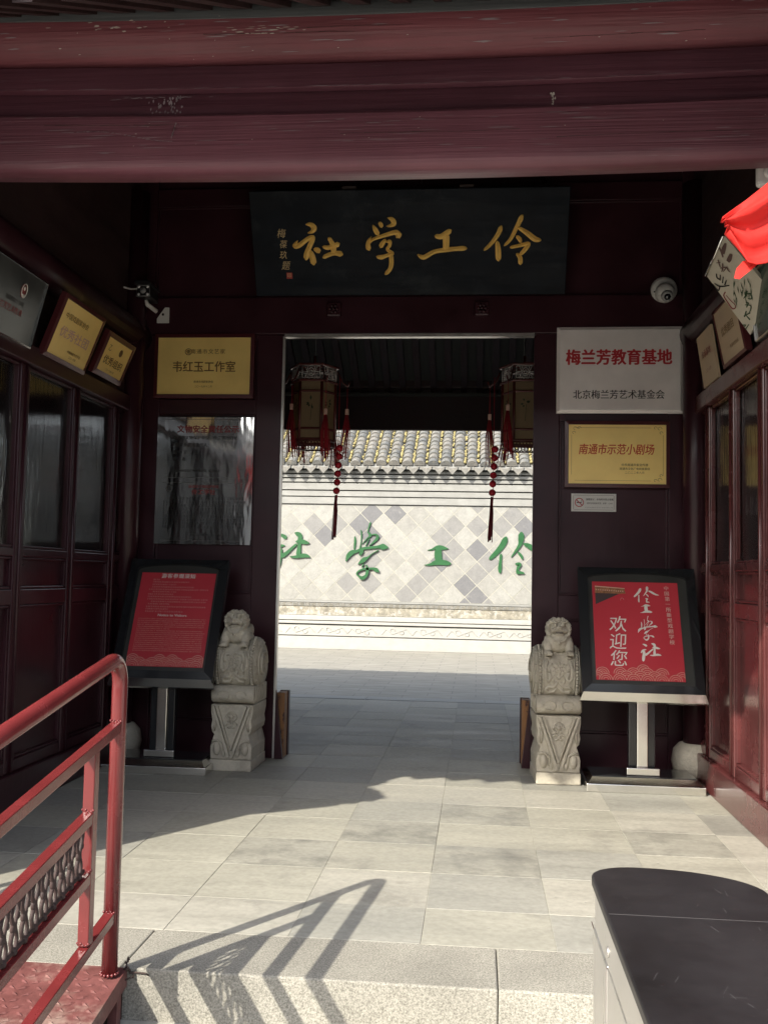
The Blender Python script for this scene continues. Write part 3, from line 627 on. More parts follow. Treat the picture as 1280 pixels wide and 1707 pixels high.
for (xa, xb, z) in ((-1.2, -.55, 3.648), (-.9, -.3, 3.66), (.2, .9, 3.60), (-.6, .1, 3.21), (.3, 1.2, 3.17), (-1.9, -1.3, 3.26)):
    x = xa; zz = z; y_ = yp if z > 3.5 else ya; prev = None
    while x < xb:
        nx, nz = x + .05, zz + rr.uniform(-.002, .0022); w = rr.uniform(.0006, .0018)
        crk.add([(x, y_(zz) - .0008, zz - w + sagz(x)), (nx, y_(nz) - .0008, nz - w * .6 + sagz(nx)), (nx, y_(nz) - .0008, nz + w * .6 + sagz(nx)), (x, y_(zz) - .0008, zz + w + sagz(x))], [(0, 1, 2, 3)]); x, zz = nx, nz
crk.build('drying_cracks', M['rust'], eb, kind='stuff')

# columns carrying the beam (out at the ends) and corner columns with stone bases
def column_thing(x, y, zt, r, label, m=M['lacquer_v']):
    t = thing('timber_column', label, 'column', (x, y, 0), group='round timber columns of the hall')
    MB().lathe([(r, .22), (r, zt)], (x, y, 0), n=20).build('shaft', m, t)
    MB().lathe([(r * 1.15, 0), (r * 1.75, .05), (r * 1.9, .12), (r * 1.75, .2), (r * 1.3, .245), (r * 1.1, .25)], (x, y, 0), n=20).build('stone_base', M['lion_stone'], t)
column_thing(-2.585, 7.03, 4.2, .088, 'round dark red column in the left corner of the porch behind the visitor notice')
column_thing(1.515, 7.03, 4.2, .088, 'round dark red column on a bulging stone base in the right corner of the porch')

# ------------------------------------------------------------------ door wall
dw = thing('door_wall', 'dark red panelled timber wall around the open doorway', 'wall', (-.5, YW, 0))
L_ = M['lacquer_v']; LH = M['lacquer']
def panel(parent, x0, x1, z0, z1, y=YW, m=L_, rec=.022, raised=True):
    box('panel', m, parent, x0 - .01, x1 + .01, y + rec, y + rec + .04, z0 - .01, z1 + .01)
    if raised:
        b_ = MB(); w = .018
        for (a, b, c, d) in ((x0, x1, z0, z0 + w), (x0, x1, z1 - w, z1), (x0, x0 + w, z0 + w, z1 - w), (x1 - w, x1, z0 + w, z1 - w)): b_.box(a + .001, b - .001, y + .008, y + rec + .004, c + .001, d - .001)
        b_.build('moulding', m, parent, .004)
# left leaf: stiles and rails
DL, DR, DT = -1.478, .405, 3.155
sx = [(XL - .1, -2.425), (-1.675, DL)]
for a, b in sx: box('stile', L_, dw, a, b, YW, YW + .10, 0, 3.155, .004)
for a, b in ((0, .26), (1.04, 1.20), (2.55, 2.66), (3.12, 3.155)): box('rail', LH, dw, -2.424, -1.676, YW + .003, YW + .095, a, b, .004)
panel(dw, -2.424, -1.676, .26, 1.04); panel(dw, -2.424, -1.676, 1.20, 2.55); panel(dw, -2.424, -1.676, 2.66, 3.12, raised=False)
sx = [(DR, .58), (1.36, XR + .1)]
for a, b in sx: box('stile', L_, dw, a, b, YW, YW + .10, 0, 3.155, .004)
for a, b in ((0, .26), (1.07, 1.24), (2.51, 2.56), (3.12, 3.155)): box('rail', LH, dw, .581, 1.359, YW + .003, YW + .095, a, b, .004)
panel(dw, .581, 1.359, .26, 1.07); panel(dw, .581, 1.359, 1.24, 2.51); panel(dw, .581, 1.359, 2.56, 3.12, raised=False)
box('lintel', LH, dw, XL - .1, XR + .1, YW - .02, YW + .12, 3.156, 3.44, .006)
for a, b in ((XL - .1, -2.49), (-.60, -.46), (1.46, XR + .1)): box('upper_stile', L_, dw, a, b, YW + .003, YW + .1, 3.441, 5.6, .004)
box('upper_rail', LH, dw, -2.489, 1.459, YW + .006, YW + .098, 4.16, 4.30, .004)
for a, b in ((-2.489, -.601), (-.459, 1.459)): panel(dw, a, b, 3.442, 4.16)
box('gable_board', L_, dw, XL - .1, XR + .1, YW + .04, YW + .08, 4.3, 5.55)
# jamb edging strips; pale steel overhead stands in for floor light on the lintel
box('jamb_strip', M['satin_steel'], dw, DL - .003, DL + .012, YW - .006, YW + .03, .0, 3.14)
box('jamb_strip', M['lacquer'], dw, DR - .012, DR + .003, YW - .004, YW + .03, .0, 3.14)
box('head_light_strip', M['satin_steel'], dw, DL + .013, DR - .013, YW - .026, YW + .03, 3.132, 3.1555)
for x in (-1.095, .006):
    b_ = MB(); b_.box(x - .055, x + .055, YW - .06, YW - .02, 3.28, 3.39); b_.build('lintel_peg', M['lacquer'], dw, .012)
    b_ = MB()
    for k in range(6):
        a = k * math.pi / 3; b_.ball((x + .026 * math.cos(a), YW - .062, 3.335 + .026 * math.sin(a)), .014, 8, 5)
    b_.ball((x, YW - .064, 3.335), .013, 8, 5); b_.build('carved_flower', M['lacquer'], dw)
# foot slots for the removable threshold board
for sgn, xj in ((1, DL + .013), (-1, DR - .013)):
    t = thing('threshold_bracket', 'wooden foot bracket with raw orange edge at the %s door jamb' % ('left' if sgn > 0 else 'right'), 'door bracket', (xj, YW, 0), group='threshold brackets at the door jambs')
    MB().prism([(xj, .0), (xj + sgn * .062, .0), (xj + sgn * .004, .50)][::sgn], 'y', YW - .015, YW + .02).build('wedge', M['lacquer_v'], t)
    box('slot_board', M['raw_wood'], t, xj, xj + sgn * .058, YW + .05, YW + .16, 0, .475, .003)
    box('back_board', M['lacquer'], t, xj, xj + sgn * .066, YW + .165, YW + .22, 0, .48, .003)

# ------------------------------------------------------------------ side walls of hall
def side_wall(xf, sgn, name_label, ystiles, m, y_end=3.49):
    """xf inner face, sgn +1 = wall lies toward +x"""
    t = thing('panelled_wall', name_label, 'wall', (xf, 5.4, 0))
    A, B = xf, xf + sgn * .09
    box('kick_board', m, t, xf - sgn * .03, B, y_end, YW - .16, 0, .205, .01)
    ys_ = ystiles
    for k, y in enumerate(ys_):
        w = .055
        box('stile', m, t, A, B, y - w, y - .004, .206, 2.524, .008); box('stile', m, t, A, B, y + .004, y + w, .206, 2.524, .008)
        MB().tube([(A - sgn * .001, y, .21), (A - sgn * .001, y, 2.52)], .011, 6).build('bead_strip', m, t)
    box('top_rail', m, t, xf - sgn * .03, B, y_end, YW - .02, 2.525, 2.64, .008)
    edges = [y_end] + ys_ + [YW - .1]
    for a, b in zip(edges[:-1], edges[1:]):
        a2 = a + .0552 if a != y_end else a; b2 = b - .0552 if b != YW - .1 else b
        if b2 - a2 < .1: continue
        box('rail', m, t, A + sgn * .004, B, a2, b2, 1.145, 1.235, .006); box('rail', m, t, A + sgn * .004, B, a2, b2, .206, .275, .006)
        box('rail', m, t, A + sgn * .004, B, a2, b2, 1.42, 1.47, .006)
        box('panel', m, t, A + sgn * .035, A + sgn * .06, a2 - .005, b2 + .005, .27, 1.15)
        box('panel', m, t, A + sgn * .035, A + sgn * .06, a2 - .005, b2 + .005, 1.23, 1.425)
        b_ = MB(); w = .016
        for (z0, z1) in ((.276, 1.144), (1.236, 1.419), (1.471, 2.523)):
            for (p, q, r, s) in ((a2, b2, z0, z0 + w), (a2, b2, z1 - w, z1), (a2, a2 + w, z0 + w, z1 - w), (b2 - w, b2, z0 + w, z1 - w)):
                x0, x1 = sorted((A + sgn * .012, A + sgn * .04)); b_.box(x0, x1, p + .001, q - .001, r + .001, s - .001)
        b_.build('moulding', m, t, .004)
        box('window_pane', M['glass'], t, A + sgn * .044, A + sgn * .048, a2 + .003, b2 - .003, 1.473, 2.521)
        # cloth added behind the glass; left one stands in for pale reflected streaks
        n = 26; vs = []; fs = []
        zt = 2.24 if sgn < 0 else 2.52
        c0, c1 = a2 + .06 * (b2 - a2), b2 - .06 * (b2 - a2)
        for i in range(n + 1):
            y = c0 + (c1 - c0) * i / n; xo = A + sgn * (.085 + .014 * math.sin(i * 1.9) + .006 * math.sin(i * .7))
            vs += [(xo, y, 1.43 if sgn < 0 else 2.27), (xo, y, zt)]
        for i in range(n): fs.append((2 * i, 2 * i + 1, 2 * i + 3, 2 * i + 2))
        MB().add(vs, fs, True).build('curtain', M['curtain'], t)
    # backing added to stop light leaks; the left one is a pale room wall
    far_ = 3.0 if sgn < 0 else .30
    x0, x1 = sorted((xf + sgn * far_, xf + sgn * (far_ + .06))); MB().box(x0, x1, y_end + .32, 10.69, 0, 4.0).build('inner_lining', M['far_wall'] if sgn < 0 else M['dark_wood'], t)
    if sgn < 0: MB().box(xf - 3.0, xf - .10, y_end + .01, 10.69, -.12, .0).build('bounce_floor', M['far_wall'], t)  # unseen pale floor added to bounce daylight up behind the left panes
    x0, x1 = sorted((xf + sgn * .0, xf + sgn * .30)); MB().box(x0 + (0 if sgn > 0 else .0), x1, y_end, y_end + .05, 0, 2.52).build('end_post', m, t)
    b_ = MB(); x0, x1 = sorted((A + sgn * .02, A + sgn * .08)); b_.box(x0, x1, y_end, 10.8, 2.641, 3.2)
    b_.prism([(3.6, 3.2), (10.8, 3.2), (10.8, 3.3), (7.2, 5.5), (3.6, 3.5)], 'x', x0, x1); b_.build('upper_boarding', M['dark_wood'], t)
    x0, x1 = sorted((A + sgn * .0, A + sgn * .09)); MB().box(x0, x1, YW + .1, 10.8, 0, 2.64).build('rear_boarding', M['dark_wood'], t)
    MB().tube([(xf - sgn * (-.02), 3.98, 3.13), (xf - sgn * (-.02), YW - .01, 3.13)], .115, 20).build('round_side_beam', LH, t)
    return t
side_wall(XL, -1, 'dark panelled window wall with rippled glass over added curtains on the left of the porch', [4.62, 5.35, 6.08, 6.78], M['lacquer_v'])
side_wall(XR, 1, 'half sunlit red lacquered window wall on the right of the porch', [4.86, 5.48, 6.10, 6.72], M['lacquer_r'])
# flanking outside facades and rear walls
for k, (a, b) in enumerate(((-8.5, XL - .1), (XR + .1, 7.5))):
    side = 'left' if k == 0 else 'right'
    w = thing('facade_wall', 'grey brick street front wall %s of the porch' % side, 'wall', ((a + b) / 2, 3.6, 0))
    if k == 0:      # unseen window opening added to bring daylight onto the curtains
        box('brickwork', M['brick_wall'], w, a, -5.3, 3.49, 3.8, -.17, 3.45); box('brickwork', M['brick_wall'], w, -5.299, -2.95, 3.49, 3.8, -.17, .55); box('brickwork', M['brick_wall'], w, -5.299, -2.95, 3.49, 3.8, 2.85, 3.45); box('brickwork', M['brick_wall'], w, -2.949, b, 3.49, 3.8, -.17, 3.45)
        for x in (-5.299, -4.52, -3.74, -2.99): box('added_window_post', M['lacquer_v'], w, x, x + .04, 3.56, 3.62, .551, 2.849)
    else: box('brickwork', M['brick_wall'], w, a, b, 3.49, 3.8, -.17, 3.45)
    w = thing('rear_wall', 'grey brick back wall %s of the open rear hall' % side, 'wall', ((a + b) / 2, 10.84, 0))
    box('brickwork', M['brick_wall'], w, a, b, 10.7, 10.98, -.17, 3.35)
# rear beam over the back opening
rb = thing('rear_beam', 'dark timber beam and board over the open back of the hall', 'beam', (-.5, 10.85, 3.0))
box('lower_board', M['dark_wood'], rb, XL, XR, 10.84, 10.90, 2.985, 3.44); box('beam', M['dark_wood'], rb, XL, XR, 10.76, 10.9, 3.441, 3.56, .02)
MB().tube([(XL, 10.82, 3.70), (XR, 10.82, 3.70)], .12, 16).build('purlin', M['dark_wood'], rb)
box('ledger', M['ceiling'], rb, XL, XR, 10.77, 10.835, 3.36, 3.395, .004)
rb2 = thing('inner_purlin', 'round dark purlin under the rear roof slope beyond the door', 'beam', (-.5, 9.2, 4.1))
MB().tube([(XL, 9.1, 4.23), (XR, 9.1, 4.23)], .1, 16).build('purlin', M['dark_wood'], rb2); box('tie', M['dark_wood'], rb2, XL, XR, 9.05, 9.15, 3.95, 4.13, .01)

# ------------------------------------------------------------------ black plaque over the door
pl = thing('name_plaque', 'large black hanging board with four gold brush characters above the doorway', 'plaque', (-.535, 7.13, 3.432), (math.radians(27.5), 0, math.radians(.3)))
PW, PH = 2.29, .752
MB().box(-PW / 2, PW / 2, 0, .045, 0, PH).build('board', M['plaque_black'], pl, .006, world=False)
for k, x in enumerate((-.42, .42)): MB().box(x - .05, x + .05, .045, .06, PH - .05, PH + .02).build('hanger', M['rust'], pl, world=False)
kx = .00434
for key, cx_, cy_, hh in (('g_she', 532.5, 401.5, 66), ('g_xue', 643.5, 406, 93), ('g_gong', 740.5, 403, 44), ('g_ling', 857, 398, 79)):
    u = (cx_ - 684) * kx; v = (490.5 - cy_) * .00423 + .000
    glyph(pl, key, u, v, hh * .0043, M['gold'], lift=.006, dome=.010, fat=1.22)
text(pl, [(c_, z_, (470 - 684) * kx + .004 * k_ + o_, (490.5 - 384) * .00423 - .077 * k_, .0003, .92, .22) for k_, (c_, z_, o_) in enumerate((('梅', .070, 0), ('葆', .062, .006), ('玖', .064, -.002), ('题', .068, .008)))], M['gold_dim'], 'inscription')
MB().box(-.905, -.862, -.0016, 0, .128, .172).build('seal', M['seal_red'], pl, world=False)
text(pl, [('印', .034, -.8835, .150, .0002, 1)], M['gold_dim'], 'seal_character', d=.003)

# ------------------------------------------------------------------ plates on the door wall
def plate(name, label, cat, x0, x1, z0, z1, face, frame=None, fw=.0, depth=.02, y=YW - .001, rotz=0, group=None):
    """local frame: X from centre, Z from centre"""
    w, h_ = x1 - x0, z1 - z0
    t = thing(name, label, cat, ((x0 + x1) / 2, y - depth, (z0 + z1) / 2), (0, 0, rotz), group)
    MB().box(-w / 2 + fw, w / 2 - fw, 0, depth * .8, -h_ / 2 + fw, h_ / 2 - fw).build('plate', face, t, world=False)
    if frame: ring(t, w, h_, fw, depth, frame)
    return t, w, h_
def ring(t, w, h_, fw, depth, m, proud=.008):
    b_ = MB(); W, H = w / 2, h_ / 2; w2, h2 = W - fw, H - fw
    o = [(-W, -H), (W, -H), (W, H), (-W, H)]; i_ = [(-w2, -h2), (w2, -h2), (w2, h2), (-w2, h2)]
    vs = [(x, -proud * .5, z) for x, z in o] + [(x, -proud, z) for x, z in i_] + [(x, depth, z) for x, z in o] + [(x, .001, z) for x, z in i_]
    fs = []
    for k in range(4):
        q = (k + 1) % 4; fs += [(k, q, 4 + q, 4 + k), (4 + k, 4 + q, 12 + q, 12 + k), (q, k, 8 + k, 8 + q)]
    b_.add(vs, fs); return b_.build('frame', m, t, world=False)
# gold plate, left top
t, w, h_ = plate('brass_plate', 'framed brass plate with a round logo, left of the doorway under the box camera', 'plaque', -2.462, -1.692, 2.664, 3.155, M['brass'], M['frame_wood'], .028, .035)
text(t, [('韦红玉工作室', .088, 0, -.012, .0016, .93)], M['umber_ink']); text(t, [('南通市文艺家', .040, .028, .108, .0002, 1.05, 0, 1.15)], M['umber_ink'])
text(t, [('南通市戏剧家协会', .019, 0, -.122, .0004, 1.0), ('二〇一九年十二月', .017, 0, -.158, .0002, 1)], M['umber_ink'], 'small_lettering')
b_ = MB()
b_.tube([(-.123 + .024 * math.cos(a * .39), -.002, .108 + .024 * math.sin(a * .39)) for a in range(16)], .0022, 4, closed=True)
b_.tube([(-.123 + .013 * math.cos(a * .4 - .3), -.002, .108 + .013 * math.sin(a * .4 - .3)) for a in range(10)], .0022, 4)
b_.tube([(-.123, -.002, .088), (-.123, -.002, .118)], .0025, 4); b_.tube([(-.134, -.002, .09), (-.128, -.002, .11)], .002, 4); b_.tube([(-.112, -.002, .09), (-.118, -.002, .11)], .002, 4)
b_.build('logo', M['umber_ink'], t, world=False)
# steel board, left
t, w, h_ = plate('steel_notice', 'tall polished steel notice board reflecting the street, left of the doorway', 'notice board', -2.425, -1.685, 1.562, 2.523, M['steel_mirror'], None, 0, .012)
text(t, [('文物安全责任公示', .060, .02, .385, .0018, 1)], M['red_ink_d'])
text(t, [('南通市文物保护单位：伶工学社旧址', .031, .0, .322, .0009, 1), ('文物安全直接责任人：', .031, -.105, .266, .0009, 1), ('文 物 安 全 员：', .031, -.135, .212, .0009, 1), ('电    话：', .031, -.18, .160, .0009, 1)], M['ink'], 'notice_lettering')
text(t, [('南通市文化广电和旅游局  监督电话', .022, -.05, .072, .0009, 1)], M['ink'], 'middle_lettering')
text(t, [('南通市文物保护单位', .026, 0, -.048, .0009, 1), ('伶工学社', .042, 0, -.090, .0016, 1.1)], M['red_ink_d'], 'second_heading')
fine_lines(t, [(-.27, .32, -.135)] + [(-.31, .32, -.163 - .0268 * k) for k in range(7)] + [(-.31, .26, -.163 - .0268 * 7)], M['ink'], .0225)
text(t, [('南通市人民政府  二〇一九年', .020, .03, -.410, .0004, 1)], M['ink'], 'footer_lettering')
b_ = MB(); 
for z in (.462, -.455, .020, -.02): MB().box(-.32, .32, -.001, 0, z, z + .0025).build('engraved_line', M['ink_soft'], t, world=False)
b_.tube([(-.265 + .022 * math.cos(a * .35), -.002, -.065 + .022 * math.sin(a * .35)) for a in range(18)], .003, 4, closed=True)
b_.build('engraved_seal', M['ink_soft'], t, world=False)
# silver plate, right
t, w, h_ = plate('silver_plate', 'big brushed silver plate with crimson characters on the right of the doorway', 'plaque', .556, 1.455, 2.562, 3.196, M['steel_sheet'], None, 0, .035, rotz=math.radians(-1.0))
b_ = MB(); W, H, c = w / 2, h_ / 2, .022
b_.add([(-W, .001, -H), (W, .001, -H), (W, .001, H), (-W, .001, H), (-W + c, -.012, -H + c), (W - c, -.012, -H + c), (W - c, -.012, H - c), (-W + c, -.012, H - c)], [(0, 1, 5, 4), (1, 2, 6, 5), (2, 3, 7, 6), (3, 0, 4, 7), (4, 5, 6, 7)]); b_.build('dished_face', M['steel_sheet'], t, world=False)
text(t, [('梅兰芳教育基地', .120, -.008, .083, .0042, .90)], M['red_ink'], d=.0135); text(t, [('北京梅兰芳艺术基金会', .070, -.008, -.187, .0012, .93)], M['ink'], 'small_lettering', d=.0135)
# gold plate right
t, w, h_ = plate('gilt_plate', 'red framed gilt plate with vermilion characters and corner flourishes below the silver plate', 'plaque', .618, 1.362, 2.022, 2.504, M['brass'], M['frame_wood'], .026, .035)
text(t, [('南通市示范小剧场', .082, -.008, .03, .0014, .82, .18)], M['red_ink_o'])
text(t, [('中共南通市委宣传部', .021, .125, -.078, .0005, 1), ('南通市文化广电和旅游局', .0195, .125, -.106, .0004, 1), ('二〇二二年九月', .019, .125, -.134, .0003, 1, 0, 1.1)], M['umber_ink'], 'small_lettering')
b_ = MB()
for (sx_, sz_) in ((1, 1), (1, -1), (-1, 1)):
    for (a, bb, r) in ((.30, .185, .018), (.27, .19, .014), (.31, .155, .014)):
        b_.tube([(sx_ * a + r * (1 - k * .08) * math.cos(k * .6), -.001, sz_ * bb + r * (1 - k * .08) * math.sin(k * .6)) for k in range(9)], .0012, 4)
for z in (.192, -.192): b_.box(-.30, .24, -.0012, 0, z, z + .0016)
for x in (-.325, .325): b_.box(x, x + .0016, -.0012, 0, -.15, .14)
b_.build('flourish', M['umber_ink'], t, world=False)
# no smoking notice
t, w, h_ = plate('no_smoking_notice', 'small white no smoking sign stuck below the gilt plate', 'sign', .672, .992, 1.850, 1.980, M['sticker'], None, 0, .006, y=YW + .02)
b_ = MB()
b_.tube([(-.103 + .030 * math.cos(a * .3), -.001, .0 + .030 * math.sin(a * .3)) for a in range(21)], .0028, 4, closed=True); b_.tube([(-.125, -.001, .021), (-.082, -.001, -.021)], .0028, 4)
b_.build('prohibition_ring', M['red_ink'], t, world=False)
b_ = MB(); b_.box(-.122, -.088, -.001, 0, -.004, .003); b_.tube([(-.088, -.001, .004), (-.084, -.001, .012), (-.09, -.001, .018)], .0015, 4); b_.build('cigarette', M['ink'], t, world=False)
text(t, [('温馨提示：本场所内禁止吸烟', .0165, .042, .022, .0004, .92), ('请勿在吸烟者吸烟，谢谢！12345', .0145, .042, -.006, .0002, .88)], M['ink']); fine_lines(t, [(-.06, .14, -.036)], M['ink_soft'], .009)
b_ = MB()
for z in (.052, -.054): b_.box(-.142, .142, -.0008, 0, z, z + .002)
for x in (-.146, .144): b_.box(x, x + .002, -.0008, 0, -.05, .05)
b_.build('border', M['ink_soft'], t, world=False)

# ------------------------------------------------------------------ leaning plaques on side walls (bottom edge rests on the rail)
def side_plaque(side, name, label, y0, y1, zb, hgt, lean, face, frame=M['frame_wood'], fw=.02, xoff=.0, th=.02):
    """y0<y1 along the wall"""
    w = y1 - y0; cy = (y0 + y1) / 2
    x = (XL + .04 + xoff) if side < 0 else (XR - .03 - xoff)
    rot = (lean, 0, math.radians(90 if side < 0 else -90))
    t = thing(name, label, 'plaque', (x, cy, zb), rot)
    b_ = MB(); b_.box(-w / 2 + fw, w / 2 - fw, 0, th * .8, fw, hgt - fw); b_.build('plate', face, t, world=False)
    if frame:
        f_ = MB(); W = w / 2
        o = [(-W, 0), (W, 0), (W, hgt), (-W, hgt)]; i_ = [(-W + fw, fw), (W - fw, fw), (W - fw, hgt - fw), (-W + fw, hgt - fw)]
        vs = [(a, -.004, c) for a, c in o] + [(a, -.01, c) for a, c in i_] + [(a, th + .01, c) for a, c in o] + [(a, .001, c) for a, c in i_]
        fs = []
        for k in range(4):
            q = (k + 1) % 4; fs += [(k, q, 4 + q, 4 + k), (4 + k, 4 + q, 12 + q, 12 + k), (q, k, 8 + k, 8 + q)]
        f_.add(vs, fs + [(11, 10, 9, 8)]); f_.build('frame', frame, t, world=False)
    return t, w
t, w = side_plaque(-1, 'grey_plaque', 'dark grey leaning plaque with a small oval portrait emblem high on the left wall', 4.62, 5.29, 2.60, .39, .24, mat('smoky_plaque_glass', (.06, .062, .06), .15, metal=.3, noise=(4, .2)), M['chrome'], .008)
b_ = MB(); b_.lathe([(.030, 0), (.030, .002)], (.10, -.002, .275), 'y', 18); o = b_.build('emblem', M['red_ink_d'], t, world=False)
for v in o.data.vertices: v.co.z = .275 + (v.co.z - .275) * 1.35
b_ = MB(); b_.tube([(.10 + .028 * math.cos(a * .35), -.005, .275 + .038 * math.sin(a * .35)) for a in range(18)], .0025, 4, closed=True); b_.tube([(.088, -.005, .255), (.094, -.005, .242), (.1, -.005, .25), (.108, -.005, .24), (.113, -.005, .256)], .005, 5); b_.ball((.1, -.004, .287), .011, 8, 6, (1, .3, 1.1)); b_.build('emblem_figure', M['poster_white'], t, world=False)
text(t, [('南通市伶工学社', .030, .04, .20, .0004, 1)], M['ink']); text(t, [('梅兰芳艺术传承', .042, .0, .15, .001, 1)], M['red_ink_d'], 'red_lettering')
t, w = side_plaque(-1, 'gilt_award', 'larger gold award plaque leaning from the left wall beside the grey one', 5.445, 6.055, 2.608, .39, .36, M['brass'], M['frame_wood'], .026)
text(t, [('中国戏剧家协会', .040, -.045, .275, .0006, 1.2)], M['umber_ink']); text(t, [('优秀社团', .070, .0, .175, .0016, 1.5)], M['poster_line'], 'award_lettering'); text(t, [('中国戏剧文学学会', .020, .07, .083, .0008, 1.2), ('二〇一六年', .018, .07, .055, .0006, 1.2)], M['umber_ink'], 'small_lettering')
t, w = side_plaque(-1, 'small_gilt_award', 'small bright gold award plaque leaning from the left wall nearest the corner column', 6.185, 6.69, 2.66, .30, .38, M['brass'], M['frame_wood'], .034)
text(t, [('优秀组织', .062, -.0, .115, .0014, 1.35)], M['umber_ink']); text(t, [('二〇一七年十月', .018, 0, .058, .0004, 1.2)], M['umber_ink'], 'small_lettering')
b_ = MB(); b_.lathe([(.026, 0), (.026, .002)], (.06, -.002, .205), 'y', 16); o = b_.build('medallion', M['umber_ink'], t, world=False)
text(t, [('乙', .05, -.13, .20, .0, 1)], M['umber_ink'], 'corner_mark')
# right wall
t, w = side_plaque(1, 'bronze_award', 'dull bronze plaque leaning from the right wall half under the calligraphy board', 5.60, 6.12, 2.66, .36, .20, M['brass_dull'], M['frame_wood'], .018)
text(t, [('优秀剧目', .06, -.02, .20, .0006, 1.2)], M['umber_ink']); text(t, [('南通市文化局', .026, .05, .09, .0002, 1.2)], M['umber_ink'], 'small_lettering')
t, w = side_plaque(1, 'narrow_bronze_award', 'narrow pale bronze plaque on the right wall nearest the dome camera', 6.27, 6.66, 2.645, .34, .15, M['brass_dull'], None, .0)
text(t, [('传承基地', .055, -.0, .20, .0004, 1.1)], M['red_ink_d']); text(t, [('二〇一五年', .026, .0, .09, .0002, 1.1)], M['red_ink_d'], 'small_lettering')
t, w = side_plaque(1, 'green_glass_plaque', 'greenish dark glass plaque on the right wall behind the calligraphy board', 4.75, 5.42, 2.66, .36, .12, mat('green_dark_glass', (.05, .075, .06), .12, noise=(6, .3)), M['satin_steel'], .006)
# calligraphy board: skewed light board (corner points measured)
FB, FT, NT, NB = Vector((1.47, 5.47, 2.712)), Vector((1.232, 5.45, 3.04)), Vector((1.262, 5.19, 3.175)), Vector((1.497, 5.20, 2.887))
t = thing('calligraphy_board', 'white brush calligraphy and bamboo painting board hanging crooked under the red flag', 'painting', tuple(FT))
ux = (NT - FT).normalized(); vz = (FB - FT); Hc = vz.length; vz.normalize(); Wc = (NT - FT).length; nn = ux.cross(vz).normalized()
if nn.x > 0: nn = -nn
MBx = MB(); p = [FT, NT, NB, FB]; bk = [q - nn * .02 for q in p]
MBx.add(p + bk, [(0, 1, 2, 3), (7, 6, 5, 4), (0, 4, 5, 1), (1, 5, 6, 2), (2, 6, 7, 3), (3, 7, 4, 0)]); MBx.build('painted_board', M['paper'], t)
MB().tube([FT + nn * .004, NT + nn * .004], .008, 6).build('batten', M['chrome'], t)
def onb(a, b, d=.003): return FT + ux * (a * Wc) + (FB - FT) * b + (NB - NT - (FB - FT)) * (a * b) + nn * d
def uvimg(x, y):   # drawing grid of the close-up -> board coordinates (affine on three corners)
    O = (430, 105); A = (575, 655); B = (-210, 505)
    det = A[0] * B[1] - A[1] * B[0]; dx, dy = x - O[0], y - O[1]
    a_ = (dx * B[1] - dy * B[0]) / det; b2 = (A[0] * dy - A[1] * dx) / det
    return b2, a_      # b2 along the short side, a_ along the long side
# short side (FT->far-bottom is long); the close-up's long axis runs from FT/NT down to FB/NB
for key, mm in (('b_a', M['ink_brown']), ('b_b', M['ink']), ('b_c', M['red_ink_d']), ('b_d', M['ink_green'])):
    b_ = MB()
    for q, st_ in enumerate(GL[key][1]):
        sp = spline(st_, 4); n = len(sp); vs = []
        for i, (x, y, w_) in enumerate(sp):
            a = sp[max(i - 1, 0)]; b = sp[min(i + 1, n - 1)]; tx, ty = b[0] - a[0], b[1] - a[1]; ln = math.hypot(tx, ty) or 1; nx, ny = -ty / ln * w_ * .6, tx / ln * w_ * .6
            for sgn in (-1, 1):
                s_, l_ = uvimg(x + sgn * nx, y + sgn * ny)
                vs.append(onb(min(.99, max(.01, 1 - s_)), min(.99, max(.01, l_)), .002 + .0003 * q))
        b_.add(vs, [(2 * i, 2 * i + 1, 2 * i + 3, 2 * i + 2) for i in range(n - 1)])
    b_.build('brush_strokes', mm, t)
b_ = MB(); rr = random.Random(3)
for k in range(26):     # bamboo leaves
    x, y = 560 + rr.uniform(0, 230), 600 + rr.uniform(-10, 60) + rr.uniform(0, 200); ln = rr.uniform(60, 120); dx = rr.uniform(-.15, .5)
    ps = [uvimg(x, y), uvimg(x + dx * ln * .5 + 6, y + ln * .5), uvimg(x + dx * ln, y + ln), uvimg(x + dx * ln * .5 - 6, y + ln * .5)]
    b_.add([onb(min(.98, max(.02, 1 - s_)), min(.98, max(.02, l_)), .0015 + .0001 * k) for s_, l_ in ps], [(0, 1, 2, 3)])
b_.build('bamboo_leaves', M['ink_green'], t, kind='stuff')

# ------------------------------------------------------------------ cameras, fitting
t = thing('box_camera', 'black and white box security camera with four white diodes in the left corner', 'security camera', (-2.49, 7.0, 3.43))
x, y, z = -2.487, 6.93, 3.432
MB().box(x - .052, x + .052, y, y + .2, z - .055, z + .045).build('body', M['dark_plastic'], t, .012)
MB().prism([(x - .058, z + .03), (x + .062, z + .03), (x + .062, z + .048), (x + .05, z + .062), (x - .05, z + .062), (x - .058, z + .05)], 'y', y - .03, y + .2).build('sun_shield', M['dark_plastic'], t, .004)
ring_ = MB()
ring_.tube([(x - .05, y - .002, z - .05), (x + .05, y - .002, z - .05), (x + .05, y - .002, z + .03), (x - .05, y - .002, z + .03)], .004, 5, closed=True); ring_.build('bezel', M['grey_plastic'], t)
MB().lathe([(.022, 0), (.022, .006), (.017, .007)], (x, y - .007, z - .008), 'y', 16).build('lens', M['grey_plastic'], t)
for a, b in ((-.033, .02), (.033, .02), (-.033, -.036), (.033, -.036)): MB().ball((x + a, y - .001, z + b), .0105, 10, 6).build('diode', M['diode'], t)
MB().tube([(x - .01, y + .09, z - .055), (x, y + .1, z - .085), (x + .05, y + .17, z - .12)], .017, 8).build('arm', M['white_plastic'], t)
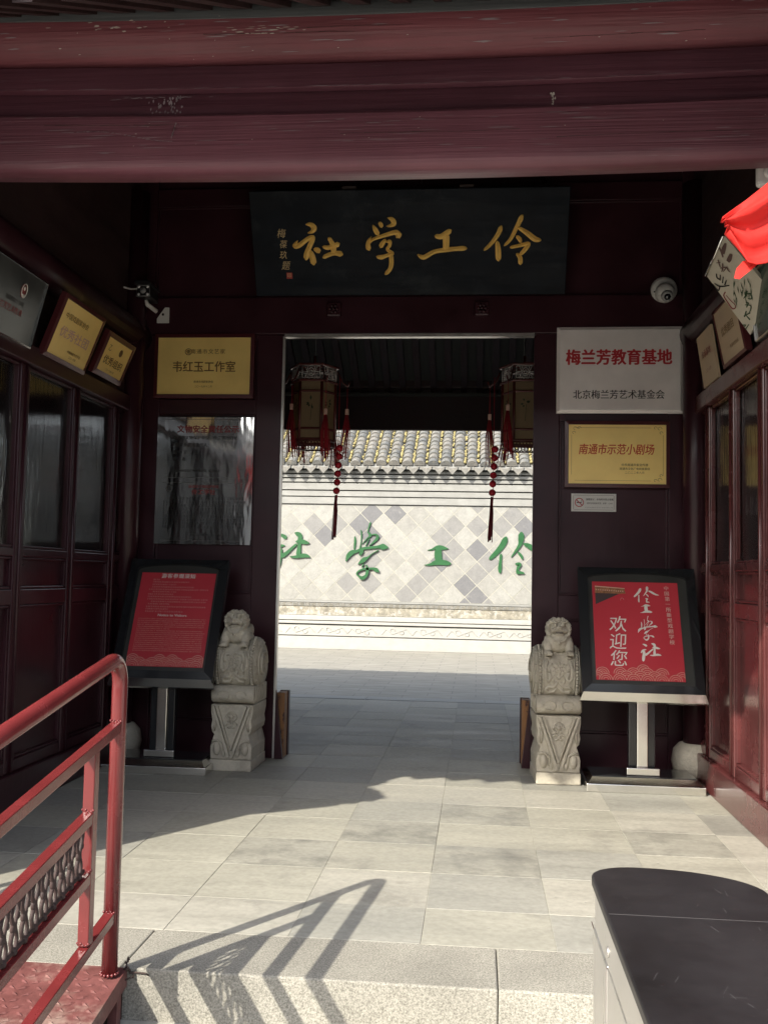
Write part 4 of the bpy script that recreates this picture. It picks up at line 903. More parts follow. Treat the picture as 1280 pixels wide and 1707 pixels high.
b_ = MB(); b_.prism([(x + .03, z - .19), (x + .125, z - .19), (x + .125, z - .07), (x + .09, z - .068), (x + .03, z - .155)], 'y', YW - .034, YW - .021); b_.build('mounting_plate', M['white_plastic'], t, .004)
MB().ball((x + .078, YW - .035, z - .125), .010, 8, 5).build('screw', M['rust'], t)
MB().tube([(x - .04, y + .05, z + .02), (-2.555, 6.86, 3.415), (-2.56, 6.74, 3.392)], .007, 6).build('cable', M['white_plastic'], t)
t = thing('dome_camera', 'round white dome security camera on the lintel at the right', 'security camera', (1.32, 7.1, 3.44))
x, z = 1.32, 3.445
MB().lathe([(.092, 0), (.096, -.01), (.088, -.035), (.07, -.045)], (x, YW - .02, z + .025), 'y', 24).build('base', M['white_plastic'], t)
MB().ball((x, YW - .075, z - .01), .072, 20, 12).build('dome', M['white_plastic'], t)
MB().lathe([(.040, 0), (.036, -.012), (.03, -.014)], (0, 0, 0), 'y', 16)
b_ = MB(); b_.lathe([(.043, .0), (.040, -.022), (.030, -.026)], (0, 0, 0), 'y', 18)
Rm = Matrix.Translation((x + .004, YW - .125, z - .045)) @ Euler((math.radians(35), 0, 0)).to_matrix().to_4x4(); b_.v = [Rm @ v for v in b_.v]; b_.build('lens_ring', M['grey_plastic'], t)
b_ = MB(); b_.ball((0, -.02, 0), .026, 12, 8); b_.v = [Rm @ v for v in b_.v]; b_.build('lens', M['lens'], t)
MB().ball((x - .075, YW - .068, z + .0), .006, 6, 4).build('screw', M['dark_plastic'], t)
t = thing('wall_fitting', 'small pale square fitting with a round face just under the beam at the right edge', 'fitting', (1.2, 4.2, 3.1))
MB().box(1.165, 1.30, 4.21, 4.26, 3.045, 3.16).build('plate', M['white_plastic'], t, .02, seg=3); MB().lathe([(.035, 0), (.030, -.012), (.02, -.014)], (1.222, 4.212, 3.103), 'y', 18).build('round_cover', M['white_plastic'], t)
MB().box(1.19, 1.26, 4.22, 4.25, 3.16, 3.30).build('bracket', M['grey_plastic'], t)

# ------------------------------------------------------------------ red flags
def flag(name_label, bound_top, bound_bot, pole, group=None):
    """two boundary polylines (upper edge and lower edge) from free end to pole"""
    t = thing('flag', name_label, 'flag', pole[0])
    n = 22; mrow = 12; vs = []; fs = []
    def samp(pts, u):
        L = [0]
        for a, b in zip(pts[:-1], pts[1:]): L.append(L[-1] + (Vector(b) - Vector(a)).length)
        d = u * L[-1]
        for i in range(len(pts) - 1):
            if d <= L[i + 1] + 1e-9:
                f = (d - L[i]) / (L[i + 1] - L[i]); return Vector(pts[i]).lerp(Vector(pts[i + 1]), f)
        return Vector(pts[-1])
    for i in range(n + 1):
        for j in range(mrow + 1):
            a = samp(bound_top, i / n); b = samp(bound_bot, i / n); p = a.lerp(b, j / mrow)
            fold = .030 * math.sin(j * 1.35 + i * .12) * (1 - .3 * i / n) + .012 * math.sin(j * .8 + i * .35) + .006 * math.sin(j * 3.1 + i * .5)
            p.y += fold; vs.append(p)
    for i in range(n):
        for j in range(mrow): k = i * (mrow + 1) + j; fs.append((k, k + 1, k + mrow + 2, k + mrow + 1))
    o = MB().add(vs, fs, True).build('cloth', M['flag'], t)
    so = o.modifiers.new('thick', 'SOLIDIFY'); so.thickness = .003
    hem = [vs[j] for j in range(mrow + 1)] + [vs[i * (mrow + 1) + mrow] for i in range(1, n + 1)]
    MB().tube(hem, .0035, 5).build('hem', M['flag'], t)
    MB().tube(pole, .013, 10).build('flag_pole', M['satin_steel'], t); return t
flag('bright scarlet flag hanging in the sunlight at the right edge below the beam',
     [(.826, 3.40, 2.609), (.90, 3.40, 2.672), (.98, 3.40, 2.738), (1.15, 3.42, 2.87), (1.40, 3.44, 2.98)],
     [(.838, 3.38, 2.545), (.892, 3.37, 2.432), (.93, 3.38, 2.424), (1.05, 3.40, 2.47), (1.40, 3.43, 2.30)],
     [(1.42, 3.47, 2.1), (1.38, 3.42, 3.05)])
fl2 = [o for o in COL.objects if o.name == 'flag'][-1]
b_ = MB(); b_.add([(.892, 3.40, 2.455), (.862, 3.375, 2.42), (.853, 3.37, 2.385), (.868, 3.36, 2.378), (.925, 3.36, 2.425), (.93, 3.38, 2.45)], [(0, 1, 2, 3, 4, 5)]); o = b_.build('folded_corner', M['flag'], fl2)
flag('second red flag hanging outside the left end of the porch',
     [(-2.50, 3.06, 2.60), (-2.66, 3.08, 2.74), (-2.85, 3.10, 2.86), (-3.15, 3.2, 3.0)], [(-2.60, 3.12, 2.38), (-2.78, 3.26, 1.98), (-2.9, 3.3, 1.85), (-3.2, 3.36, 1.8)], [(-3.18, 3.40, 1.7), (-3.16, 3.36, 3.1)])

# ------------------------------------------------------------------ poster stands
def poster_stand(name, label, cx, yb, W, H, zlow, lean, rotz, base_w, group):
    t = thing(name, label, 'sign stand', (cx, yb, 0), (0, 0, rotz), group)
    T = Matrix.Translation((0, -.02, zlow)) @ Euler((-lean, 0, 0)).to_matrix().to_4x4()
    def B(mb, name_, m, bevel=0, kind=None, tilt=True):
        if tilt: mb.v = [T @ v for v in mb.v]
        return mb.build(name_, m, t, bevel, world=False, kind=kind)
    B(MB().box(-W / 2 + .01, W / 2 - .01, .006, .045, .03, H - .01), 'backing', M['black_matte'])
    # outer frame ring: straight sides, arched inner top
    fw = .062; n = 12
    outer_ = [(-W / 2, 0.02), (W / 2, 0.02), (W / 2, H), (-W / 2, H)]
    inner = [(-W / 2 + fw, .075), (W / 2 - fw, .075), (W / 2 - fw, H - .085)] + [((W / 2 - fw) * math.cos(math.pi * k / n), H - .085 + .042 * math.sin(math.pi * k / n)) for k in range(1, n)] + [(-W / 2 + fw, H - .085)]
    m_ = len(inner); mb = MB()
    # outer loop matched to the inner loop
    out2 = [(-W / 2, .02), (W / 2, .02), (W / 2, H - .085)] + [(W / 2 * math.cos(math.pi * k / n) if 2 < k < n - 2 else (W / 2 if k <= 2 else -W / 2), H) for k in range(1, n)] + [(-W / 2, H - .085)]
    vs = [(x, -.020, z) for x, z in inner] + [(x, -.006, z) for x, z in out2] + [(x, .0055, z) for x, z in inner] + [(x, .05, z) for x, z in out2]
    fs = []
    for k in range(m_):
        q = (k + 1) % m_; fs += [(m_ + k, m_ + q, q, k), (k, q, 2 * m_ + q, 2 * m_ + k), (m_ + q, m_ + k, 3 * m_ + k, 3 * m_ + q)]
    mb.add(vs, fs); B(mb, 'frame', M['black_gloss'])
    # bright lower lip
    lip = MB(); lip.hexa([(-W / 2 - .016, .012, -.030), (W / 2 + .016, .012, -.030), (W / 2 + .016, .05, -.030), (-W / 2 - .016, .05, -.030), (-W / 2 + .006, -.030, .016), (W / 2 - .006, -.030, .016), (W / 2 - .006, .05, .0185), (-W / 2 + .006, .05, .0185)])
    B(lip, 'lower_lip', M['chrome'])
    # post and base
    B(MB().box(-.035, .035, .03, .09, .075, zlow + .05), 'post', M['chrome'], .004, tilt=False)
    B(MB().box(-.085, -.036, .05, .12, .075, zlow + .1), 'post_side', M['black_gloss'], .004, tilt=False); B(MB().box(.036, .085, .05, .12, .075, zlow + .1), 'post_side', M['black_gloss'], .004, tilt=False)
    B(MB().box(-.105, .105, -.01, .028, .0925, .14), 'foot_bracket', M['chrome'], .004, tilt=False)
    bw = base_w / 2
    B(MB().box(-bw, bw, -.12, .34, 0, .052), 'base_plate', M['chrome'], .003, tilt=False)
    b2 = MB(); b2.hexa([(-bw + .012, -.108, .053), (bw - .012, -.108, .053), (bw - .012, .32, .053), (-bw + .012, .32, .053), (-bw + .04, -.06, .088), (bw - .04, -.06, .088), (bw - .04, .26, .088), (-bw + .04, .26, .088)]); B(b2, 'base_step', M['chrome'], tilt=False)
    B(MB().box(-bw + .045, bw - .045, -.045, .25, .0885, .092), 'base_top', M['black_gloss'], tilt=False)
    return t, T
def poster_parts(t, T, w, h_, zc, cx=0):
    """returns local transform for things on the poster; poster centre at (cx, zc)"""
    mb = MB().box(cx - w / 2, cx + w / 2, .0, .004, zc - h_ / 2, zc + h_ / 2); mb.v = [T @ v for v in mb.v]
    p = mb.build('poster', M['poster_red'], t, world=False); return p
def on_poster(o, T, cx, zc):
    if isinstance(o, list):
        for q in o: on_poster(q, T, cx, zc)
        return
    X = T @ Matrix.Translation((cx, .0, zc))
    for v in o.data.vertices: v.co = X @ v.co
def wave_border(t, T, cx, zc, w, rowz, profile, r=.042):
    mb = MB()
    n = int(w / (2 * r)) + 1
    for row, (z, cols) in enumerate(profile):
        for c in cols:
            for q, rr_ in enumerate((r, r * .68, r * .36)):
                pts = []
                for k in range(13):
                    a = math.pi * k / 12; x = c + rr_ * math.cos(a); zz = z + rr_ * math.sin(a)
                    # hide behind the row in front
                    pts.append((max(-w / 2, min(w / 2, x)), zz))
                wdt = .0015
                for (p0, p1) in zip(pts[:-1], pts[1:]):
                    cov = False
                    if row < len(profile) - 1:
                        z2, c2 = profile[row + 1]; mx, mz = (p0[0] + p1[0]) / 2, (p0[1] + p1[1]) / 2
                        cov = any((mx - cc) ** 2 + (mz - z2) ** 2 < r * r and mz > z2 for cc in c2)
                    if cov or abs(p0[0] - p1[0]) + abs(p0[1] - p1[1]) < 1e-6: continue
                    dx, dz = p1[0] - p0[0], p1[1] - p0[1]; L = math.hypot(dx, dz); nx, nz = -dz / L * wdt, dx / L * wdt
                    mb.add([(p0[0] - nx, -.0015, p0[1] - nz), (p1[0] - nx, -.0015, p1[1] - nz), (p1[0] + nx, -.0015, p1[1] + nz), (p0[0] + nx, -.0015, p0[1] + nz)], [(0, 1, 2, 3)])
    o = mb.build('wave_border', M['poster_line'], t, world=False); on_poster(o, T, cx, zc); return o
LEAN = math.radians(24)
GRP = 'tilted poster stands in front of the door wall'
t, T = poster_stand('welcome_stand', 'poster stand with welcome characters and a palace roof print, right of the doorway', 1.088, 6.60, .79, .92, .60, LEAN, 0, .745, GRP)
pw, ph, pc = .575, .705, .462
poster_parts(t, T, pw, ph, pc, -.012)
def PP(x, y):   # close-up grid (1140 x 1390 over the poster) -> poster coordinates
    return (x - 600 - (y - 780) * .045) / 1120 * pw, (780 - y) / 1370 * ph
for key, x, y, hh, ww in (('c_ling', 722, 272, 225, 330), ('c_gong', 712, 478, 108, None), ('c_xue', 728, 745, 335, None), ('c_she', 765, 1080, 240, 255)):
    u, v = PP(x, y); k = ph / 1370; o = glyph(t, key, u, v, hh * k, M['poster_white'], lift=.0018, name='brush_character', width=(ww * pw / 1120 if ww else None)); on_poster(o, T, -.012, pc)
its = []
for ch, y in (('欢', 715), ('迎', 955), ('您', 1190)):
    u, v = PP(342 if y < 1000 else 352, y); its.append((ch, .122, u, v, .0003, .98, .10))
o = text(t, its, M['poster_white'], 'welcome_characters'); on_poster(o, T, -.012, pc)
its = []
for i, ch in enumerate('中国第一所新型戏剧学校'):
    u, v = PP(982 + 5.5 * i, 180 + 76 * i); its.append((ch, .034, u, v, .0010, 1.0))
o = text(t, its, M['poster_pale'], 'motto_column'); on_poster(o, T, -.012, pc)
b_ = MB(); 
def PQ(mb, pts, d): mb.add([(PP(x, y)[0], -d, PP(x, y)[1]) for x, y in pts], [tuple(reversed(range(len(pts))))])
PQ(b_, [(46, 155), (440, 185), (435, 215), (455, 262), (370, 268), (50, 260)], .0012); o = b_.build('roof_print', M['eave_print'], t, world=False); on_poster(o, T, -.012, pc)
b_ = MB(); PQ(b_, [(50, 262), (370, 268), (60, 425)], .0013); o = b_.build('roof_shadow_print', M['eave_print_dark'], t, world=False); on_poster(o, T, -.012, pc)
b_ = MB(); PQ(b_, [(46, 158), (440, 186), (438, 196), (46, 172)], .0017)
for k in range(13): PQ(b_, [(60 + 29 * k, 205 + 1.6 * k), (72 + 29 * k, 205 + 1.6 * k), (72 + 29 * k, 222 + 1.6 * k), (60 + 29 * k, 222 + 1.6 * k)], .0017)
o = b_.build('roof_print_edge', M['poster_line'], t, world=False); on_poster(o, T, -.012, pc)
b_ = MB(); b_.tube([(PP(405, 355)[0] + .011 * math.cos(k * .5), -.002, PP(405, 355)[1] + .014 * math.sin(k * .5)) for k in range(8)], .0012, 4); o = b_.build('lantern_mark', M['poster_pale'], t, world=False); on_poster(o, T, -.012, pc)
zb_ = -ph / 2; r = .042
wave_border(t, T, -.012, pc, pw - .006, 0, [(zb_ + .068, [.02]), (zb_ + .045, [-.245, -.13, -.045, .045, .14]), (zb_ + .022, [-.28, -.09, 0, .09, .27]), (zb_ + .002, [-.225, -.135, -.045, .045, .135, .225])], r)
# visitor notice stand
t, T = poster_stand('visitor_notice_stand', 'poster stand with dense visitor rules in Chinese and English, left of the doorway', -2.14, 6.60, .72, .92, .60, LEAN, 0, .72, GRP)
pw, ph, pc = .545, .705, .462
poster_parts(t, T, pw, ph, pc, .005)
o = text(t, [('游客参观须知', .038, .0, .325, .0012, 1.05, 0, 1.1)], M['poster_white'], 'heading'); on_poster(o, T, .005, pc)
o = text(t, [('Notice to Visitors', .026, .0, .025, .0006, 1.1)], M['poster_white'], 'english_heading'); on_poster(o, T, .005, pc)
rows = [(-.18, -.13, .298), (-.18, .09, .280), (-.18, -.01, .260), (-.18, .12, .241), (-.20, .23, .222), (-.17, .0, .204), (-.20, -.01, .185), (-.20, .12, .166), (-.20, .235, .147), (-.17, .235, .128), (-.19, -.03, .110), (-.20, .235, .090), (-.20, -.03, .072), (-.20, .07, .053)]
o = fine_lines(t, rows, M['poster_pale'], .0125, name='chinese_rules', seed=5); on_poster(o, T, .005, pc)
rows = []; rr = random.Random(8)
for k in range(17): rows.append((-.24, rr.choice((.245, .25, .24, .0, .12)) if k % 2 else .245, -.003 - .0148 * k))
o = fine_lines(t, rows, M['poster_line'], .0085, name='english_rules', seed=6); on_poster(o, T, .005, pc)
zb_ = -ph / 2
wave_border(t, T, .005, pc, pw - .006, 0, [(zb_ + .045, [-.23, -.04, .05, .23]), (zb_ + .022, [-.27, -.18, -.09, 0, .09, .18, .27]), (zb_ + .002, [-.225, -.135, -.045, .045, .135, .225])], .042)

# ------------------------------------------------------------------ stone drum lions
def drum_stone(cx, yf, rotz, label):
    t = thing('drum_stone', label, 'stone lion', (cx, yf, 0), (0, 0, rotz), 'carved drum stones with small lions flanking the doorway')
    S = M['lion_stone']; W = .147
    MB().box(-W, W, 0, .42, 0, .078).build('plinth', S, t, .008, world=False)
    pr = [(-W + .004, .079), (W - .004, .079), (W - .002, .16), (W - .02, .225), (W - .028, .245), (W - .012, .262), (W - .004, .30), (W - .010, .34), (W, .40), (W, .448), (-W, .448), (-W, .40), (-W + .010, .34), (-W + .004, .30), (-W + .012, .262), (-W + .028, .245), (-W + .02, .225), (-W + .002, .16)]
    MB().prism(pr, 'y', .012, .41).build('pedestal', S, t, .006, world=False)
    # relief on the pedestal
    b_ = MB()
    for s in (-1, 1):
        for k, o_ in enumerate((0, .026)):
            b_.hexa([(s * (W - .012 - o_), -.012, .44), (s * (W - .028 - o_), -.012, .44), (s * .004 * (1 - k), -.012, .105 + k * .05), (s * .018 * (1 - k), -.012, .09 + k * .05), (s * (W - .012 - o_), .02, .44), (s * (W - .028 - o_), .02, .44), (s * .004, .02, .105 + k * .05), (s * .018, .02, .09 + k * .05)] if s < 0 else
                    [(s * (W - .028 - o_), -.012, .44), (s * (W - .012 - o_), -.012, .44), (s * .018 * (1 - k), -.012, .09 + k * .05), (s * .004 * (1 - k), -.012, .105 + k * .05), (s * (W - .028 - o_), .02, .44), (s * (W - .012 - o_), .02, .44), (s * .018, .02, .09 + k * .05), (s * .004, .02, .105 + k * .05)])
        b_.ball((s * .098, .016, .15), .032, 12, 8, (.85, .9, 1.5)); b_.ball((s * .05, .014, .12), .018, 10, 6, (.8, .9, 1.6))
        b_.tube([(s * .13, .008, .20), (s * .10, .004, .208), (s * .062, .008, .185), (s * .058, .008, .12)], .0085, 6); b_.tube([(s * .128, .008, .40), (s * .11, .006, .33), (s * .12, .008, .27)], .009, 6)
        for q in range(2): b_.tube([(s * (.02 + .018 * math.cos(k * .7)) , .006, .36 - q * .05 + .018 * math.sin(k * .7)) for k in range(8)], .007, 6)
    b_.tube([(.034 * math.cos(k * .45), .006, .37 + .034 * math.sin(k * .45)) for k in range(14)], .005, 5, closed=True)
    b_.ball((0, .004, .37), .017, 8, 6, (1, .8, 1)); b_.build('carved_cloth', S, t, world=False)
    # cushion
    pr = arc(.07, .515, .062, 90, 270, 8) ; pr = [(y_ - .0, z_) for y_, z_ in pr] + [(.40, .453), (.40, .577)]
    o = MB().prism(pr[::-1], 'x', -W - .003, W + .003, True).build('cushion', S, t, .008, world=False)
    b_ = MB()
    for s in (-1, 1):
        b_.tube([(s * (.06 + .04 * math.cos(k * .5)), .004 + .006 * abs(math.sin(k)), .515 + .03 * math.sin(k * .5)) for k in range(12)], .0045, 5)
        for k in range(5): b_.tube([(s * (W + .002), .05 + .055 * k, .56), (s * (W + .006), .065 + .055 * k, .52), (s * (W + .002), .05 + .055 * k, .47)], .008, 5)
    b_.build('cushion_relief', S, t, world=False)
    # drum: axis X, side faces slightly domed
    R0, yc, zc = .188, .212, .718
    prof = [(.02, -W - .018), (.12, -W - .014), (.155, -W - .006), (.174, -W + .004), (R0 - .003, -W + .020), (R0 + .006, -.06), (R0 + .008, 0), (R0 + .006, .06), (R0 - .003, W - .020), (.174, W - .004), (.155, W + .006), (.12, W + .014), (.02, W + .018)]
    MB().lathe(prof, (0, yc, zc), 'x', 40).build('drum', S, t, world=False)
    b_ = MB()
    def DS(x, s, e=0):   # point on the drum's front: s = height angle in degrees
        a = math.radians(s); return (x, yc - (R0 + .006 + e) * math.cos(a), zc + (R0 + .006 + e) * math.sin(a))
    for s in (-1, 1):
        for k in range(17): b_.ball(DS(s * .122, -42 + 7 * k, 0), .0115, 7, 5)
        b_.tube([DS(s * .103, -44 + 8 * k) for k in range(15)], .0055, 5); b_.tube([DS(s * .138, -44 + 8 * k, -.004) for k in range(15)], .0035, 5)
        b_.tube([DS(s * x_, a) for x_, a in ((.012, 44), (.03, 54), (.06, 56), (.082, 46), (.078, 34), (.06, 32), (.055, 40))], .0125, 6)
        b_.tube([DS(s * x_, a) for x_, a in ((.075, 28), (.09, 10), (.088, -6), (.07, -14), (.055, -6), (.064, 4))], .0125, 6)
        b_.tube([DS(s * x_, a) for x_, a in ((.01, -14), (.035, -26), (.065, -24), (.085, -30), (.07, -38), (.03, -36), (.015, -26))], .0125, 6)
        b_.tube([DS(s * x_, a) for x_, a in ((.005, -10), (.03, -2), (.04, -12), (.022, -20))], .0095, 6)
        b_.tube([DS(s * x_, a) for x_, a in ((.04, 20), (.062, 22), (.07, 12), (.058, 6))], .0095, 6)
        for k in range(18):       # studs round the side face
            a = math.radians(20 * k); b_.ball((s * (W + .0), yc + .163 * math.cos(a), zc + .163 * math.sin(a)), .009, 6, 4)
        b_.tube([(s * (W + .014), yc + .135 * math.cos(k * .3), zc + .135 * math.sin(k * .3)) for k in range(21)], .005, 5, closed=True)
        b_.tube([(s * (W + .018), yc + (.1 - .004 * k) * math.cos(k * .55), zc + (.1 - .004 * k) * math.sin(k * .55)) for k in range(18)], .0125, 6)
    for q, (r_, nn_) in enumerate(((.034, 8), (.018, 5))):
        for k in range(nn_): a = 2 * math.pi * k / nn_; x_ = r_ * math.cos(a); b_.ball(DS(x_, 12 + math.degrees(r_ * math.sin(a) / R0), .001), .012, 8, 5, (1, .6, 1))
    b_.ball(DS(0, 12, .006), .012, 8, 6)
    b_.tube([DS(.045 * math.cos(k * .4), 12 + 13 * math.sin(k * .4)) for k in range(16)], .005, 5, closed=True)
    b_.build('drum_relief', S, t, world=False)
    # lion: joined blobs, remeshed into one skin
    L = MB(); z0 = zc + R0
    L.ball((0, .14, z0 + .02), .075, 16, 12, (1.0, 1.25, .95)); L.ball((0, .075, z0 + .028), .074, 16, 12, (1.18, .8, .95)); L.ball((0, .21, z0 + .0), .07, 14, 10, (1.05, 1.1, .8))
    for s in (-1, 1):
        L.tube([(s * .055, .09, z0 + .05), (s * .070, .055, z0 + .005), (s * .070, .040, z0 - .035)], [.038, .033, .028], 10)
        L.ball((s * .070, .026, z0 - .043), .030, 10, 8, (1, 1.15, .7))
        for q in (-1, 0, 1): L.ball((s * .070 + q * .017, .004, z0 - .050), .011, 8, 6, (1, 1.3, 1.2))
        L.ball((s * .074, .17, z0 - .01), .04, 12, 8, (.7, 1.2, 1.1))
    hz, hy = z0 + .118, .06
    L.ball((0, hy + .02, hz), .058, 18, 12, (1.05, .95, .92))
    L.ball((0, hy - .028, hz - .006), .038, 14, 10, (1.15, .8, .62)); L.ball((0, hy - .022, hz - .038), .030, 14, 8, (1.15, .85, .42))
    L.ball((0, hy - .058, hz + .010), .013, 10, 8, (1.3, .8, .8))
    for s in (-1, 1):
        L.ball((s * .026, hy - .034, hz + .026), .0135, 10, 8); L.ball((s * .027, hy - .034, hz + .044), .014, 10, 6, (1.5, .8, .55)); L.ball((s * .04, hy - .03, hz - .012), .016, 10, 8)
        for k, (a, b, r_) in enumerate(((.045, .046, .016), (.062, .028, .017), (.069, .004, .017), (.068, -.02, .017), (.060, -.042, .017), (.028, .058, .016))):
            L.ball((s * a, hy + .0, hz + b), r_, 10, 8); L.ball((s * (a + .002), hy + .035, hz + b), r_ * 1.05, 10, 8)
    for s in (-1, 1):
        for (a, b) in ((.050, .044), (.068, .020), (.072, -.008), (.066, -.036), (.05, -.056)):
            L.tube([(s * (a + (.012 - .0011 * k) * math.cos(k * .9)), hy - .016 - .0012 * k, hz + b + (.012 - .0011 * k) * math.sin(k * .9)) for k in range(9)], .0048, 6)
        L.ball((s * .026, hy - .046, hz + .026), .0065, 8, 6)
        L.tube([(s * .008, hy - .058, hz - .004), (s * .03, hy - .05, hz - .012), (s * .045, hy - .03, hz - .028)], .006, 6)
        L.tube([(s * .05, .03, z0 + .06), (s * .03, .02, z0 + .035), (0, .016, z0 + .03)], .007, 6)
    L.ball((0, .012, z0 + .022), .012, 8, 6)
    L.ball((0, hy, hz + .06), .016, 10, 8); L.ball((.052, .27, z0 + .04), .03, 10, 8, (.8, .8, 1.6)); 
    o = L.build('lion', S, t, world=False)
    rm = o.modifiers.new('skin', 'REMESH'); rm.mode = 'VOXEL'; rm.voxel_size = .0030; rm.use_smooth_shade = True
    sm_ = o.modifiers.new('soft', 'SMOOTH'); sm_.iterations = 1; sm_.factor = .5
    b_ = MB()        # dark bar painted as the shade between the jaws, and collar cord
    b_.box(-.024, .024, hy - .0555, hy - .03, hz - .0265, hz - .0225); b_.build('mouth', M['ink_soft'], t, world=False)
    return t
drum_stone(-1.662, 6.668, math.radians(-1), 'pale carved stone drum with a small lion on top, left of the doorway')
drum_stone(.550, 6.655, math.radians(2.5), 'carved stone drum with small lion, right of the doorway, partly behind the welcome stand')

# ------------------------------------------------------------------ palace lanterns
def lantern(cx, cy, label):
    t = thing('palace_lantern', label, 'lantern', (cx, cy, 2.5), (0, 0, math.radians(0)), 'hexagonal palace lanterns behind the doorway')
    def hx(r, z, off=0): return [(r * math.cos(math.radians(60 * k + off)), r * math.sin(math.radians(60 * k + off)), z) for k in range(6)]
    z0, z1 = -.0, .50; r = .185
    for k in range(6):
        a = hx(r, 0)[k]; MB().tube([(a[0], a[1], z0), (a[0], a[1], z1)], .013, 6).build('post', M['lantern_wood'], t, world=False)
    for zz, rr_ in ((z0, r), (z0 + .09, r), (z1 - .09, r), (z1, r + .012), (z1 + .135, r + .02)):
        MB().tube(hx(rr_, zz), .011, 6, closed=True, smooth=False).build('rail', M['lantern_wood'], t, world=False)
    A = hx(r - .006, 0)
    for k in range(6):
        a, b = Vector(A[k]), Vector(A[(k + 1) % 6]); up = Vector((0, 0, 1))
        MB().add([a + up * z0, b + up * z0, b + up * z1, a + up * z1], [(0, 1, 2, 3)]).build('paper_pane', M['lantern_paper'], t, world=False)
        # ink flower on the pane
        n_ = Vector(((a.x + b.x) / 2, (a.y + b.y) / 2, 0)).normalized(); c = (a + b) / 2 + n_ * .003; e = (b - a).normalized(); f = MB()
        rr = random.Random(k + int(cx * 10))
        for q in range(6):
            an = rr.uniform(0, 6.28); l_ = rr.uniform(.02, .045); p = c + up * (.31 + .02 * math.sin(an)) + e * .012 * math.cos(an); q2 = p + e * l_ * math.cos(an) + up * l_ * math.sin(an); s_ = (e * -math.sin(an) + up * math.cos(an)) * .009
            f.add([p, (p + q2) / 2 + s_, q2, (p + q2) / 2 - s_], [(0, 1, 2, 3)])
        f.add([c + up * .16 - e * .002, c + up * .16 + e * .002, c + up * .30 + e * .012, c + up * .30 + e * .008], [(0, 1, 2, 3)]); f.build('ink_painting', M['ink_green'], t, world=False)
        # crown fretwork panel
        ca, cb = Vector(hx(r + .014, 0)[k]), Vector(hx(r + .014, 0)[(k + 1) % 6]); g_ = MB()
        ca2, cb2 = ca.lerp(cb, .12), ca.lerp(cb, .88)
        def Q(u, v): return ca2.lerp(cb2, u) + up * (z1 + .02 + v * .10)
        def bar(p, q, w=.0035): g_.tube([Q(*p), Q(*q)], w, 4)
        for (p, q) in (((0, 0), (1, 0)), ((1, 0), (1, 1)), ((1, 1), (0, 1)), ((0, 1), (0, 0)), ((0, .5), (.3, .5)), ((.7, .5), (1, .5)), ((.15, 0), (.3, .5)), ((.15, 1), (.3, .5)), ((.85, 0), (.7, .5)), ((.85, 1), (.7, .5)), ((.3, 0), (.3, .25)), ((.7, 0), (.7, .25)), ((.3, 1), (.3, .75)), ((.7, 1), (.7, .75))): bar(p, q)
        g_.tube([Q(.5 + .18 * math.cos(x * .7), .5 + .36 * math.sin(x * .7)) for x in range(9)], .0045, 4, closed=True); g_.tube([Q(.5 + .08 * math.cos(x), .5 + .16 * math.sin(x)) for x in range(6)], .004, 4, closed=True)
        g_.build('fretwork_panel', M['fretwork'], t, world=False)
        # hook arm with hanging tassel
        d = Vector(hx(1, 0)[k]); ar = MB()
        ar.tube([d * (r + .02) + up * (z1 + .1), d * (r + .06) + up * (z1 + .01), d * (r + .11) + up * (z1 - .025), d * (r + .125) + up * (z1 + .02)], .007, 6); ar.build('hook_arm', M['lantern_wood'], t, world=False)
        zt = .24 if k % 2 else .28
        e2 = d * (r + .105)
        MB().tube([e2 + up * (z1 - .02), e2 + up * zt], .002, 4).build('cord', M['tassel'], t, world=False)
        MB().box(e2.x - .014, e2.x + .014, e2.y - .014, e2.y + .014, zt - .05, zt).build('tassel_cap', M['poster_line'], t, .003, world=False)
        ts = MB()
        for q in range(13):
            an = q * 2.4; rr1 = .010 * math.sqrt(q / 13); rr2 = .045 * math.sqrt(q / 13) + .004; sway = .03 * math.sin(k * 2.1 + cx)
            ts.tube([e2 + Vector((rr1 * math.cos(an), rr1 * math.sin(an), zt - .045)), e2 + Vector((rr2 * .8 * math.cos(an), rr2 * math.sin(an), zt - .2)), e2 + Vector((rr2 * math.cos(an) + sway, rr2 * math.sin(an), zt - .38 - .08 * rr.random()))], .0032, 4)
        ts.build('tassel', M['tassel'], t, world=False)
    # base lattice skirt
    sk = MB()
    for k in range(6):
        a, b = Vector(hx(r + .005, 0)[k]), Vector(hx(r + .005, 0)[(k + 1) % 6])
        for q in range(7):
            p = a.lerp(b, (q + .5) / 7) - up * .035; sk.tube([p + (b - a).normalized() * .014 * math.cos(x * 1.05) + up * .02 * math.sin(x * 1.05) for x in range(6)], .004, 4, closed=True)
        sk.tube([a - up * .012, b - up * .012], .006, 4); sk.tube([a - up * .06, b - up * .06], .006, 4)
    sk.build('lattice_skirt', M['lantern_wood'], t, world=False)
    for k in range(3):
        a_, c_ = hx(r, z1 + .12)[k], hx(r, z1 + .12)[k + 3]; MB().tube([a_, c_], .008, 5).build('cross_bar', M['lantern_wood'], t, world=False)
    MB().tube([(0, 0, z1 + .11), (0, 0, z1 + .24)], .012, 6).build('hanger', M['lantern_wood'], t, world=False)
    MB().tube([(0, 0, z1 + .22), (0, 0, 2.18)], .006, 5).build('suspension_cord', M['dark_plastic'], t, world=False)
    return t
